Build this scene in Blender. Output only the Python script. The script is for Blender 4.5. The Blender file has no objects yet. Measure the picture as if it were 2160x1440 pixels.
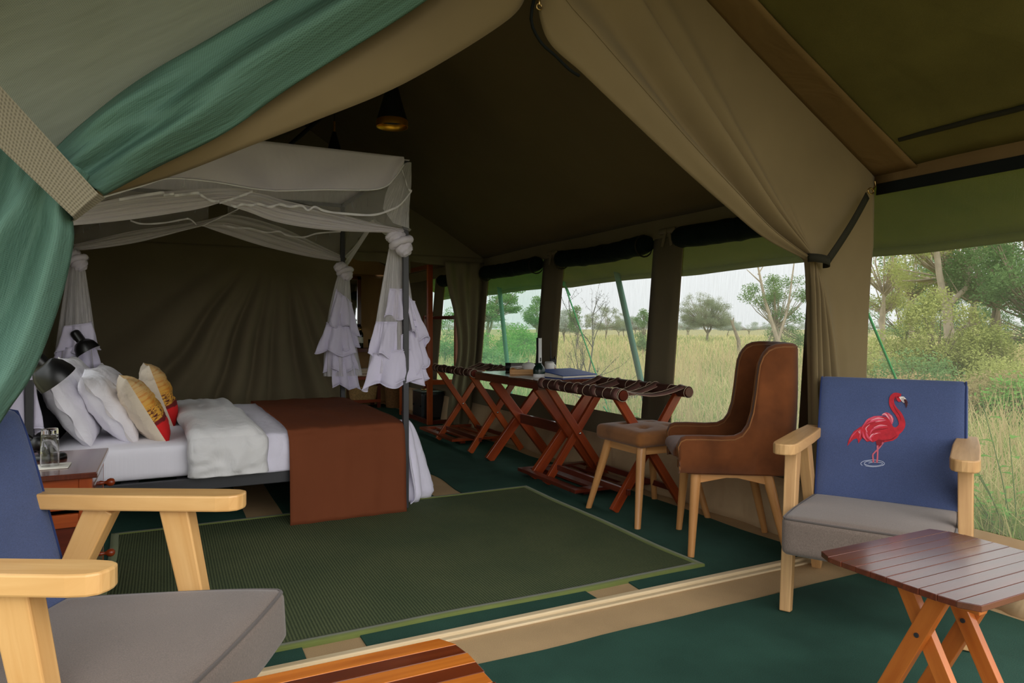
import bpy, math, random
import numpy as np
from mathutils import Vector, Matrix, noise
random.seed(7)
SC = bpy.context.scene
COL = SC.collection
# ------------------------------------------------------------------ camera
F, CXP, HY, H = 1465.0, 1080.0, 690.0, 1.10
YAW = math.radians(26.6)
FW = Vector((math.sin(YAW), math.cos(YAW), 0)); RT = Vector((math.cos(YAW), -math.sin(YAW), 0))
cd = bpy.data.cameras.new('camera'); cam = bpy.data.objects.new('camera', cd); COL.objects.link(cam)
cam.location = (0, 0, H); cam.rotation_euler = (math.radians(90), 0, -YAW)
cd.sensor_width = 36; cd.lens = F / 2160 * 36; cd.shift_y = -(720 - HY) / 2160
cd.clip_start = .02; cd.clip_end = 800
SC.camera = cam
# ------------------------------------------------------------------ view, world, sun
vs = SC.view_settings
vs.view_transform = 'Standard'; vs.look = 'None'; vs.gamma = 1; vs.use_curve_mapping = False
vs.exposure = 0.15
SKY_LOW, SKY_UP = .94, 1.6          # overcast sky: brighter overhead than at the horizon
FILL_E, FILL_ANG = 2.1, 85
w = bpy.data.worlds.new('overcast_sky'); SC.world = w; w.use_nodes = True
nt = w.node_tree; nt.nodes.clear()
o_ = nt.nodes.new('ShaderNodeOutputWorld'); b_ = nt.nodes.new('ShaderNodeBackground')
tc = nt.nodes.new('ShaderNodeTexCoord'); sx = nt.nodes.new('ShaderNodeSeparateXYZ')
mx = nt.nodes.new('ShaderNodeMath'); mx.operation = 'MAXIMUM'; mx.inputs[1].default_value = 0
ma = nt.nodes.new('ShaderNodeMath'); ma.operation = 'MULTIPLY_ADD'; ma.inputs[1].default_value = SKY_UP; ma.inputs[2].default_value = SKY_LOW
nt.links.new(tc.outputs['Generated'], sx.inputs[0]); nt.links.new(sx.outputs[2], mx.inputs[0])
nt.links.new(mx.outputs[0], ma.inputs[0]); nt.links.new(ma.outputs[0], b_.inputs['Strength'])
b_.inputs['Color'].default_value = (.955, .97, 1, 1)
nt.links.new(b_.outputs[0], o_.inputs[0])
ld = bpy.data.lights.new('cloud_fill', 'SUN'); cloud_fill = bpy.data.objects.new('cloud_fill', ld); COL.objects.link(cloud_fill)  # added wide lamp imitating bright cloud behind the camera, no sun is out
ld.energy = FILL_E; ld.angle = math.radians(FILL_ANG); ld.color = (1, .97, .92)
cloud_fill.rotation_euler = Vector((-.12, .84, -.44)).to_track_quat('-Z', 'Y').to_euler(); cloud_fill.location = (1, -6, 4)
SC.cycles.max_bounces = 10; SC.cycles.diffuse_bounces = 5; SC.cycles.transparent_max_bounces = 24
SC.cycles.sample_clamp_indirect = 6
SC.cycles.use_denoising = True
# ------------------------------------------------------------------ pixel helpers (2160x1440 frame)
def ray(px, py): return FW + RT * ((px - CXP) / F) + Vector((0, 0, -(py - HY) / F))
EYE = Vector((0, 0, H))
def gp(px, py, z=0.0):
    r = ray(px, py); return EYE + r * ((z - H) / r.z)
def atY(px, py, Y):
    r = ray(px, py); return EYE + r * (Y / r.y)
def atX(px, py, X):
    r = ray(px, py); return EYE + r * (X / r.x)
def atD(px, d, z=0.0):
    p = EYE + ray(px, HY) * d; return Vector((p.x, p.y, z))
def atP(px, py, p0, n):
    r = ray(px, py); return EYE + r * ((Vector(p0) - EYE).dot(n) / r.dot(n))
# ------------------------------------------------------------------ mesh builder
PAR = {}
def xf(o): return PAR.get(o.name)
class MB:
    def __init__(s): s.v = []; s.f = []; s.m = []; s.u = []; s.sm = []
    def add(s, vs_, fs, mi=0, uvs=None, smooth=False):
        b = len(s.v); s.v += [tuple(p) for p in vs_]
        for k, f in enumerate(fs):
            s.f.append(tuple(b + i for i in f)); s.m.append(mi); s.sm.append(smooth)
            s.u.append(uvs[k] if uvs else [(vs_[i][0] + vs_[i][1], vs_[i][2]) for i in f])
        return s
    def bar(s, p0, p1, w, h, up=(0, 0, 1), w1=None, h1=None, mi=0, off=0.0):
        """rectangular bar p0->p1; w across, h along 'up'"""
        p0 = Vector(p0); p1 = Vector(p1); d = (p1 - p0); L = d.length; d = d / L
        up = Vector(up); sd = d.cross(up)
        if sd.length < 1e-5: sd = d.cross(Vector((1, 0, 0)))
        sd.normalize(); up = sd.cross(d).normalized()
        w1 = w if w1 is None else w1; h1 = h if h1 is None else h1
        V = []
        for p, ww, hh in ((p0, w, h), (p1, w1, h1)):
            for a, b in ((-1, -1), (1, -1), (1, 1), (-1, 1)): V.append(p + sd * (a * ww / 2) + up * (b * hh / 2))
        o = random.random() * 7
        fs = [(0, 1, 5, 4), (1, 2, 6, 5), (2, 3, 7, 6), (3, 0, 4, 7), (3, 2, 1, 0), (4, 5, 6, 7)]
        c = [0, w, w + h, 2 * w + h, 2 * w + 2 * h]
        uv = [[(o, o + c[k]), (o, o + c[k + 1]), (o + L, o + c[k + 1]), (o + L, o + c[k])] for k in range(4)]
        uv += [[(o, o), (o, o + w), (o + h * .3, o + w), (o + h * .3, o)]] * 2
        return s.add(V, fs, mi, uv)
    def box(s, c, sz, mi=0, rz=0.0):
        c = Vector(c); L = max(range(3), key=lambda i: sz[i])
        R = Matrix.Rotation(rz, 3, 'Z'); ax = R @ Vector([1 if i == L else 0 for i in range(3)])
        if L == 2: return s.bar(c - ax * sz[2] / 2, c + ax * sz[2] / 2, sz[1] if not rz else sz[1], sz[0], R @ Vector((1, 0, 0)), mi=mi)
        return s.bar(c - ax * sz[L] / 2, c + ax * sz[L] / 2, sz[1 - L], sz[2], (0, 0, 1), mi=mi)
    def tube(s, pts, r, n=8, mi=0, cap=True, smooth=True):
        pts = [Vector(p) for p in pts]; rs = r if isinstance(r, (list, tuple)) else [r] * len(pts)
        V = []; fs = []; uv = []; L = 0; Ls = []
        t = (pts[1] - pts[0]).normalized(); nrm = t.orthogonal().normalized()
        for i, p in enumerate(pts):
            a = pts[max(i - 1, 0)]; b = pts[min(i + 1, len(pts) - 1)]; t = (b - a)
            if t.length < 1e-9: t = Vector((0, 0, 1))
            t.normalize(); nrm = (nrm - t * nrm.dot(t))
            if nrm.length < 1e-6: nrm = t.orthogonal()
            nrm.normalize(); bi = t.cross(nrm)
            if i: L += (p - pts[i - 1]).length
            Ls.append(L)
            for k in range(n):
                an = 2 * math.pi * k / n; V.append(p + (nrm * math.cos(an) + bi * math.sin(an)) * rs[i])
        for i in range(len(pts) - 1):
            for k in range(n):
                k2 = (k + 1) % n; fs.append((i * n + k, i * n + k2, (i + 1) * n + k2, (i + 1) * n + k))
                c = .02 * 6 / n
                uv.append([(Ls[i], k * c), (Ls[i], (k + 1) * c), (Ls[i + 1], (k + 1) * c), (Ls[i + 1], k * c)])
        s.add(V, fs, mi, uv, smooth)
        if cap:
            m = len(pts) - 1
            s.add(V[:n], [tuple(range(n - 1, -1, -1))], mi); s.add(V[m * n:], [tuple(range(n))], mi)
        return s
    def lathe(s, prof, c=(0, 0, 0), n=24, R=None, mi=0):
        """prof: (r, z) list, a None splits the smoothing"""
        R = R or Matrix.Identity(3); c = Vector(c); seg = [[]]
        for p in prof:
            if p is None: seg.append([seg[-1][-1]])
            else: seg[-1].append(p)
        for sg in seg:
            V = []; fs = []
            for r_, z in sg:
                for k in range(n):
                    a = 2 * math.pi * k / n; V.append(c + R @ Vector((r_ * math.cos(a), r_ * math.sin(a), z)))
            for i in range(len(sg) - 1):
                for k in range(n):
                    k2 = (k + 1) % n; fs.append((i * n + k, i * n + k2, (i + 1) * n + k2, (i + 1) * n + k))
            s.add(V, fs, mi, None, True)
        return s
    def grid(s, rows, mi=0, smooth=True, closed=False, mif=None):
        m = len(rows); n = len(rows[0]); V = [p for r in rows for p in r]
        b = len(s.v); s.v += [tuple(p) for p in V]
        for i in range(m - 1):
            for j in range(n if closed else n - 1):
                j2 = (j + 1) % n
                s.f.append((b + i * n + j, b + i * n + j2, b + (i + 1) * n + j2, b + (i + 1) * n + j))
                s.m.append(mif(i, j) if mif else mi); s.sm.append(smooth)
                s.u.append([(j / (n - 1), i / (m - 1)), ((j + 1) / (n - 1), i / (m - 1)), ((j + 1) / (n - 1), (i + 1) / (m - 1)), (j / (n - 1), (i + 1) / (m - 1))])
        return s
    def rbox(s, c, sz, r, n=8, R=None, mi=0, fn=None):
        """soft rounded box, fn(p in -1..1 cube, pos)->pos displaces"""
        c = Vector(c); R = R or Matrix.Identity(3); hx = Vector(sz) / 2
        for ax in range(3):
            for sg in (-1, 1):
                a, b = (ax + 1) % 3, (ax + 2) % 3; rows = []
                for i in range(n + 1):
                    row = []
                    for j in range(n + 1):
                        p = [0, 0, 0]; p[ax] = sg
                        ti = -math.cos(math.pi * i / n) if r > 0 else 2 * i / n - 1; tj = -math.cos(math.pi * j / n) if r > 0 else 2 * j / n - 1
                        ti = .5 * ti + .5 * (2 * i / n - 1); tj = .5 * tj + .5 * (2 * j / n - 1)
                        p[a] = ti if sg > 0 else -ti; p[b] = tj
                        q = Vector((p[0] * hx.x, p[1] * hx.y, p[2] * hx.z))
                        inn = Vector([max(-(hx[k] - r), min(hx[k] - r, q[k])) for k in range(3)])
                        d = q - inn
                        if d.length > 1e-9: q = inn + d.normalized() * r
                        if fn: q = fn(p, q)
                        row.append(c + R @ q)
                    rows.append(row)
                s.grid(rows, mi)
        return s
    def poly(s, pts, nrm, th, mi=0):
        """prism from outline pts, extruded by nrm*th"""
        n = len(pts); d = Vector(nrm) * th; V = [Vector(p) for p in pts] + [Vector(p) + d for p in pts]
        fs = [tuple(range(n - 1, -1, -1)), tuple(range(n, 2 * n))] + [(i, (i + 1) % n, n + (i + 1) % n, n + i) for i in range(n)]
        return s.add(V, fs, mi)
    def build(s, name, mats, parent=None, loc=None, bevel=0, solid=0, local=False, weld=False, label=None):
        T = None
        if parent is not None and not local: T = xf(parent)
        V = s.v
        if loc is not None and parent is None: V = [(p[0] - loc[0], p[1] - loc[1], p[2] - loc[2]) for p in V]
        elif T:
            l, rz = T; cz, sz_ = math.cos(-rz), math.sin(-rz)
            V = [((p[0] - l[0]) * cz - (p[1] - l[1]) * sz_, (p[0] - l[0]) * sz_ + (p[1] - l[1]) * cz, p[2] - l[2]) for p in V]
        me = bpy.data.meshes.new(name); me.from_pydata(V, [], s.f)
        mats = mats if isinstance(mats, (list, tuple)) else [mats]
        for m in mats: me.materials.append(m)
        me.polygons.foreach_set('material_index', s.m); me.polygons.foreach_set('use_smooth', s.sm)
        ul = me.uv_layers.new(name='UVMap')
        ul.data.foreach_set('uv', [c for f in s.u for p in f for c in p])
        if weld:
            import bmesh
            bm = bmesh.new(); bm.from_mesh(me); bmesh.ops.remove_doubles(bm, verts=bm.verts, dist=1e-5); bmesh.ops.recalc_face_normals(bm, faces=bm.faces); bm.to_mesh(me); bm.free()
        me.update()
        o = bpy.data.objects.new(name, me); COL.objects.link(o)
        if parent is not None:
            o.parent = parent; PAR[o.name] = PAR.get(parent.name)
        elif loc is not None: o.location = loc; PAR[o.name] = (Vector(loc), 0.0)
        if bevel:
            b = o.modifiers.new('bevel', 'BEVEL'); b.width = bevel; b.segments = 2; b.limit_method = 'ANGLE'; b.angle_limit = .7
        if solid:
            b = o.modifiers.new('thickness', 'SOLIDIFY'); b.thickness = solid; b.offset = 0
        if label: o['label'] = label
        return o
def tag(o, label, cat, group=None, kind=None):
    if label: o['label'] = label
    if cat: o['category'] = cat
    if group: o['group'] = group
    if kind: o['kind'] = kind
    return o
def struct(o, label=None):
    o['kind'] = 'structure'
    if label: o['label'] = label
    return o
def thing(name, label, cat, loc=(0, 0, 0), rz=0.0, group=None):
    o = bpy.data.objects.new(name, None); COL.objects.link(o); o.location = loc; o.rotation_euler = (0, 0, rz); o.empty_display_size = .05
    PAR[o.name] = (Vector(loc), rz); return tag(o, label, cat, group)
def copy_tree(o, parent=None):
    c = o.copy(); COL.objects.link(c); c.parent = parent
    for ch in list(o.children): copy_tree(ch, c)
    return c
def cr(p, t):
    """catmull-rom through list p, t in 0..1"""
    n = len(p) - 1; x = min(max(t, 0), 1) * n; i = min(int(x), n - 1); u = x - i
    a, b, c, d = p[max(i - 1, 0)], p[i], p[i + 1], p[min(i + 2, n)]
    f = lambda a, b, c, d: .5 * (2 * b + (c - a) * u + (2 * a - 5 * b + 4 * c - d) * u * u + (3 * b - a - 3 * c + d) * u ** 3)
    return Vector([f(a[k], b[k], c[k], d[k]) for k in range(len(a))]) if not isinstance(a, (int, float)) else f(a, b, c, d)
def sst(a, b, x):
    t = min(max((x - a) / (b - a), 0), 1); return t * t * (3 - 2 * t)
def bump(x, c, w_): return math.exp(-((x - c) / w_) ** 2)
def nz(x, y=0, z=0): return noise.noise(Vector((x, y, z)))
# ------------------------------------------------------------------ materials
def S(r, g, b, k=1.0):
    f = lambda c: (c / 255 / 12.92 if c / 255 <= .04045 else ((c / 255 + .055) / 1.055) ** 2.4) * k
    return (f(r), f(g), f(b), 1)
def mk(c, k): return tuple(min(x * k, 1) for x in c[:3]) + (1,)
class NT:
    def __init__(s, name):
        s.m = bpy.data.materials.new(name); s.m.use_nodes = True; s.t = s.m.node_tree; s.t.nodes.clear(); s.out = s.n('ShaderNodeOutputMaterial')
    def n(s, t, **kw):
        x = s.t.nodes.new(t)
        for k, v in kw.items():
            if k.startswith('i_'):
                key = k[2:]; key = int(key) if key.isdigit() else key.replace('_', ' ')
                x.inputs[key].default_value = v
            else: setattr(x, k, v)
        return x
    def l(s, a, b): s.t.links.new(a, b)
    def coord(s, which='Object', sc=(1, 1, 1)):
        c = s.n('ShaderNodeTexCoord'); m = s.n('ShaderNodeMapping', i_Scale=sc); s.l(c.outputs[which], m.inputs[0]); return m.outputs[0]
    def ramp(s, fac, stops):
        r = s.n('ShaderNodeValToRGB'); e = r.color_ramp.elements
        while len(e) < len(stops): e.new(.5)
        for k, (p, c) in enumerate(stops): e[k].position = p; e[k].color = c
        s.l(fac, r.inputs[0]); return r.outputs[0]
    def noise(s, co, scale, detail=4, rough=.55, dist=0):
        x = s.n('ShaderNodeTexNoise', i_Scale=scale, i_Detail=detail, i_Roughness=rough, i_Distortion=dist); s.l(co, x.inputs['Vector']); return x.outputs[0]
    def bump(s, h, st, dist=.01, nin=None):
        b = s.n('ShaderNodeBump', i_Strength=st, i_Distance=dist); s.l(h, b.inputs['Height'])
        if nin: s.l(nin, b.inputs['Normal'])
        return b.outputs[0]
    def bsdf(s, **kw):
        p = s.n('ShaderNodeBsdfPrincipled')
        for k, v in kw.items(): p.inputs[k.replace('_', ' ')].default_value = v
        return p
    def done(s, sh): s.l(sh, s.out.inputs[0]); return s.m
def plain(name, c, rough=.6, spec=.4, metal=0.0, var=.12, vs_=6, bs=0, bst=.2, sheen=0, coat=0, bd=.003):
    t = NT(name); co = t.coord(); p = t.bsdf(Roughness=rough, Metallic=metal); p.inputs['Specular IOR Level'].default_value = spec
    f = t.noise(co, vs_); t.l(t.ramp(f, [(.3, mk(c, 1 - var)), (.7, mk(c, 1 + var))]), p.inputs['Base Color'])
    if bs: t.l(t.bump(t.noise(co, bs, 3), bst, bd), p.inputs['Normal'])
    if sheen: p.inputs['Sheen Weight'].default_value = sheen; p.inputs['Sheen Roughness'].default_value = .4
    if coat: p.inputs['Coat Weight'].default_value = coat; p.inputs['Coat Roughness'].default_value = .12
    return t.done(p.outputs[0])
def wood(name, c0, c1, rough=.4, coat=0, gs=1.0, spec=.4):
    t = NT(name); co = t.coord('UV', (1.6 * gs, 26 * gs, 1)); p = t.bsdf(Roughness=rough); p.inputs['Specular IOR Level'].default_value = spec
    f = t.noise(co, 2.2, 6, .6, .6); big = t.noise(t.coord('UV', (1.2, 6, 1)), 2.0, 2)
    mxn = t.n('ShaderNodeMix', data_type='FLOAT'); mxn.inputs[0].default_value = .45; t.l(f, mxn.inputs[2]); t.l(big, mxn.inputs[3])
    t.l(t.ramp(mxn.outputs[0], [(.28, c0), (.52, tuple((a + b) / 2 for a, b in zip(c0, c1))), (.72, c1)]), p.inputs['Base Color'])
    t.l(t.bump(f, .12, .002), p.inputs['Normal'])
    if coat: p.inputs['Coat Weight'].default_value = coat; p.inputs['Coat Roughness'].default_value = .15
    return t.done(p.outputs[0])
def cloth(name, c, rough=.85, var=.1, vs_=5, weave=700, wst=.25, fold=0, folds=4, sheen=.2, fleck=.0, wsc=(1, 1, 1)):
    t = NT(name); co = t.coord(); p = t.bsdf(Roughness=rough); p.inputs['Specular IOR Level'].default_value = .15
    f = t.noise(co, vs_, 3); fine = t.noise(t.coord('Object', wsc), weave, 2, .7)
    base = t.ramp(f, [(.3, mk(c, 1 - var)), (.7, mk(c, 1 + var))])
    if fleck:
        m = t.n('ShaderNodeMix', data_type='RGBA', blend_type='MULTIPLY'); m.inputs[0].default_value = 1
        t.l(base, m.inputs[6]); t.l(t.ramp(fine, [(.3, (1 - fleck,) * 3 + (1,)), (.7, (1 + fleck,) * 3 + (1,))]), m.inputs[7]); base = m.outputs[2]
    t.l(base, p.inputs['Base Color'])
    n1 = t.bump(fine, wst, .0015)
    if fold: n1 = t.bump(t.noise(t.coord('Object', (1, 1, .6)), folds, 3, .5, .8), fold, .05, n1)
    t.l(n1, p.inputs['Normal'])
    p.inputs['Sheen Weight'].default_value = sheen; p.inputs['Sheen Roughness'].default_value = .5
    return t.done(p.outputs[0])
def net(name, c, alpha, transl=.5, streak=(140, 140, 6), amp=.15, tint=(1, 1, 1, 1), which='Object'):
    t = NT(name); tr = t.n('ShaderNodeBsdfTransparent'); tr.inputs[0].default_value = tint
    d = t.n('ShaderNodeBsdfDiffuse'); d.inputs[0].default_value = c; g = t.n('ShaderNodeBsdfTranslucent'); g.inputs[0].default_value = c
    m1 = t.n('ShaderNodeMixShader'); m1.inputs[0].default_value = transl; t.l(d.outputs[0], m1.inputs[1]); t.l(g.outputs[0], m1.inputs[2])
    f = t.noise(t.coord(which, streak), 1.0, 3, .7)
    mr = t.n('ShaderNodeMapRange'); mr.inputs[1].default_value = .25; mr.inputs[2].default_value = .75
    mr.inputs[3].default_value = max(alpha - amp, 0); mr.inputs[4].default_value = min(alpha + amp, 1); t.l(f, mr.inputs[0])
    m2 = t.n('ShaderNodeMixShader'); t.l(mr.outputs[0], m2.inputs[0]); t.l(tr.outputs[0], m2.inputs[1]); t.l(m1.outputs[0], m2.inputs[2])
    return t.done(m2.outputs[0])
def leafm(name, c0, c1, vs_=1.5):
    t = NT(name); co = t.coord(); col = t.ramp(t.noise(co, vs_, 5, .7), [(.3, c0), (.7, c1)])
    d = t.n('ShaderNodeBsdfDiffuse'); g = t.n('ShaderNodeBsdfTranslucent'); t.l(col, d.inputs[0]); t.l(col, g.inputs[0])
    m = t.n('ShaderNodeMixShader'); m.inputs[0].default_value = .4; t.l(d.outputs[0], m.inputs[1]); t.l(g.outputs[0], m.inputs[2])
    return t.done(m.outputs[0])
M = {}
M['khaki'] = cloth('khaki_canvas', S(118, 102, 73), var=.08, vs_=2.2, fold=.25, folds=2.5, weave=900, wst=.12, sheen=.05)
M['canvas_dark'] = cloth('olive_canvas', S(114, 103, 80), var=.08, vs_=2, fold=.5, folds=1.6, weave=900, wst=.12, sheen=.05)
M['canvas_ceiling'] = cloth('brown_olive_canvas', S(104, 89, 60), var=.06, vs_=2, fold=.3, folds=1.6, weave=900, wst=.1, sheen=.05)
M['seam'] = cloth('brown_seam_canvas', S(108, 86, 54), var=.1, vs_=3, fold=.3, weave=900, wst=.1, sheen=.0)
M['canvas_brown'] = cloth('brown_canvas', S(172, 136, 92), var=.1, vs_=2, fold=.9, folds=2.2, weave=900, wst=.1, sheen=.05)
M['canvas_pale'] = cloth('pale_beige_canvas', S(194, 166, 128), var=.12, vs_=3, fold=.5, folds=4, weave=900, wst=.1, sheen=.05)
M['shade'] = cloth('olive_shade_cloth', S(92, 86, 46), var=.14, vs_=3, fold=.3, folds=2.5, weave=500, wst=.3, sheen=0, fleck=.15)
M['black_web'] = cloth('black_webbing', S(20, 23, 21), weave=800, sheen=0)
M['dark_web'] = cloth('dark_olive_webbing', S(40, 38, 28), weave=800, wst=.3, sheen=0)
M['roll'] = cloth('dark_green_canvas', S(9, 22, 19), var=.2, fold=.3, folds=6, sheen=0)
def strapm():
    t = NT('ribbed_grey_webbing'); sp = t.n('ShaderNodeSeparateXYZ'); t.l(t.coord('UV'), sp.inputs[0]); hs = []
    for k, f in ((0, 230.0), (1, 88.0)):
        m = t.n('ShaderNodeMath', operation='MULTIPLY'); m.inputs[1].default_value = f; t.l(sp.outputs[k], m.inputs[0])
        s_ = t.n('ShaderNodeMath', operation='SINE'); t.l(m.outputs[0], s_.inputs[0]); hs.append(s_.outputs[0])
    a = t.n('ShaderNodeMath', operation='ADD'); t.l(hs[0], a.inputs[0]); t.l(hs[1], a.inputs[1])
    mr = t.n('ShaderNodeMapRange'); mr.inputs[1].default_value = -2; mr.inputs[2].default_value = 2; t.l(a.outputs[0], mr.inputs[0])
    p = t.bsdf(Roughness=.85); t.l(t.ramp(mr.outputs[0], [(.12, S(104, 97, 80)), (.5, S(132, 124, 104)), (.9, S(142, 134, 114))]), p.inputs['Base Color']); t.l(t.bump(mr.outputs[0], .6, .003), p.inputs['Normal']); return t.done(p.outputs[0])
M['strap'] = strapm()
M['carpet'] = cloth('green_felt_carpet', S(48, 79, 67), var=.2, vs_=3, weave=330, wst=.7, fleck=.3, sheen=0)
M['beige'] = cloth('beige_felt_carpet', S(186, 156, 116), var=.1, vs_=3, weave=330, wst=.6, fleck=.15, sheen=0)
M['rugedge'] = cloth('olive_green_binding', S(108, 118, 62), weave=600)
M['sill'] = wood('pale_timber', S(196, 172, 132), S(226, 206, 170), .6)
M['pine'] = wood('blond_varnished_wood', S(206, 152, 88), S(232, 188, 126), .38, .15, .8)
M['pine_w'] = wood('weathered_pale_wood', S(178, 132, 84), S(222, 180, 124), .5, 0, .9)
M['beech'] = wood('honey_beech_wood', S(186, 124, 66), S(222, 168, 108), .4, .15, .8)
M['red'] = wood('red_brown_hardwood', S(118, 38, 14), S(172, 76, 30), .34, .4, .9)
M['redlit'] = wood('lit_red_hardwood', S(140, 54, 16), S(186, 88, 32), .36, .35, .9)  # red hardwood with light put into its colour, brighter and more orange
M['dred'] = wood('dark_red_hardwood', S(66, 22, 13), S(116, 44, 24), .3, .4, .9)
M['mahog'] = wood('glossy_dark_mahogany', S(60, 26, 18), S(116, 56, 36), .25, .7, .8)
M['slatA'] = wood('orange_brown_slat', S(150, 74, 20), S(206, 122, 46), .25, .7, .8)
M['slatB'] = wood('dark_brown_slat', S(70, 26, 12), S(120, 54, 24), .25, .7, .8)
M['legA'] = wood('orange_varnished_wood', S(170, 84, 26), S(214, 126, 54), .3, .5, .8)
M['legB'] = wood('pale_pink_cut_wood', S(196, 140, 92), S(226, 172, 122), .4, .2, .8)
M['grey'] = cloth('grey_brown_upholstery', S(120, 106, 97), var=.05, weave=420, wst=.5, fleck=.22, sheen=.25, wsc=(1, 1, .5))
M['piping'] = cloth('dark_grey_piping', S(92, 84, 80), weave=400)
M['blue'] = cloth('navy_blue_linen', S(76, 89, 128), var=.06, weave=420, wst=.5, fleck=.22, sheen=.2)
M['bpiping'] = cloth('navy_piping', S(42, 56, 100), weave=400)
M['velvet'] = cloth('brown_velvet', S(108, 60, 29), var=.3, vs_=7, weave=600, wst=.2, sheen=.2)
M['velvet2'] = cloth('tan_velvet', S(134, 86, 46), var=.22, vs_=8, weave=600, wst=.2, sheen=.2)
M['white'] = cloth('white_bed_linen', S(238, 235, 242), var=.02, weave=700, wst=.15, fold=.35, folds=9)
M['sheet'] = cloth('lilac_white_sheet', S(232, 228, 244), var=.03, weave=700, wst=.15, fold=.2, folds=12)
M['duvet'] = cloth('pale_grey_duvet_cover', S(226, 224, 224), var=.03, weave=700, wst=.1, fold=.4, folds=9)
M['lilac'] = cloth('white_cotton_ruffle', S(216, 210, 232), var=.03, weave=700, wst=.2, fold=.12, folds=14)
M['valance'] = cloth('white_cotton_valance', S(214, 207, 218), var=.03, weave=700, wst=.2, fold=.2, folds=5)
M['mesh'] = net('white_mosquito_net', S(234, 230, 230), .24, .4, (46, 2, 1), .08, which='UV')
M['mesh2'] = net('gathered_mosquito_net', S(236, 232, 234), .58, .35, (70, 3, 1), .3, which='UV')
M['mesh3'] = net('swagged_mosquito_net', S(240, 235, 238), .84, .45, (2.5, 22, 1), .26, which='UV')
M['cream'] = cloth('cream_cotton', S(222, 206, 184), var=.04, weave=600, wst=.2, fold=.3, folds=12)
M['runner'] = cloth('rust_brown_bed_runner', S(116, 63, 38), var=.05, vs_=3, weave=700, wst=.2, fold=.12, folds=5, sheen=0)
M['steel'] = plain('dark_grey_painted_steel', S(46, 46, 50), .45, .5)
M['black'] = plain('black_enamel', S(13, 13, 14), .36, .6, var=.05)
M['blackm'] = plain('matt_black', S(18, 18, 19), .5, .4, var=.1)
M['gold'] = plain('brushed_gold', S(226, 170, 62), .38, .5, 1.0)
M['chrome'] = plain('chrome', S(190, 186, 180), .2, .5, 1.0, var=.04)
M['flask'] = plain('satin_steel', S(168, 164, 160), .35, .5, .6, var=.04)
M['brass'] = plain('brass', S(180, 150, 96), .3, .5, 1.0)
M['ceramic'] = plain('white_ceramic', S(232, 230, 226), .2, .5, var=.02)
M['plasticw'] = plain('white_plastic', S(226, 226, 226), .35, .5, var=.02)
M['dgreen'] = plain('dark_green_plastic', S(14, 40, 32), .25, .5, var=.03)
M['paper'] = plain('paper', S(226, 220, 208), .8, .2, var=.03)
M['binder'] = plain('blue_card', S(44, 74, 150), .5, .4, var=.05)
M['bamboo'] = wood('bamboo', S(176, 118, 58), S(214, 160, 92), .4, .2)
M['leather'] = plain('dark_brown_leather', S(70, 38, 30), .5, .5, var=.25, vs_=12, bs=200, bst=.2)
M['leather2'] = plain('sky_lit_brown_leather', S(112, 74, 66), .5, .5, var=.25, vs_=12, bs=200, bst=.2)  # strap leather, lighter because sky reflection is put into its colour
M['stitch'] = plain('pale_thread', S(206, 184, 158), .7, .2, var=.05)
M['wicker'] = plain('seagrass_weave', S(178, 142, 92), .8, .2, var=.3, vs_=60, bs=160, bst=.6)
M['hamper'] = plain('brown_woven_seagrass', S(120, 84, 48), .8, .2, var=.3, vs_=50, bs=140, bst=.6)
M['towel'] = cloth('beige_towelling', S(214, 190, 166), var=.05, weave=260, wst=.8)
M['polegreen'] = plain('green_painted_pole', S(28, 92, 72), .5, .4, var=.1)
M['rope'] = plain('green_nylon_rope', S(26, 150, 84), .6, .3, var=.15, vs_=120)
M['mirror'] = plain('mirror', S(225, 228, 230), .03, .5, 1.0, var=.0)
M['bottle'] = plain('dark_green_bottle_glass', S(10, 14, 8), .08, .6, var=.05)
M['screen'] = net('window_insect_mesh', S(200, 208, 196), .25, .8, (60, 240, 5), .07, (.98, 1, .98, 1))
M['screen_g'] = net('green_tinted_insect_mesh', S(150, 214, 176), .33, .8, (60, 240, 5), .08, (.88, 1, .92, 1))
M['screen_v'] = net('veranda_insect_mesh', S(204, 208, 190), .16, .8, (60, 240, 5), .05, (.99, 1, .97, 1))
M['fly'] = None
def flymat():
    t = NT('green_flysheet'); d = t.n('ShaderNodeBsdfDiffuse'); g = t.n('ShaderNodeBsdfTranslucent')
    col = t.ramp(t.noise(t.coord('Object', (1, 1, 1)), 2, 4), [(.3, S(98, 108, 52)), (.7, S(116, 120, 58))]); t.l(col, d.inputs[0]); t.l(col, g.inputs[0])
    m = t.n('ShaderNodeMixShader'); m.inputs[0].default_value = .35; t.l(d.outputs[0], m.inputs[1]); t.l(g.outputs[0], m.inputs[2]); return t.done(m.outputs[0])
M['fly'] = flymat()
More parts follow.
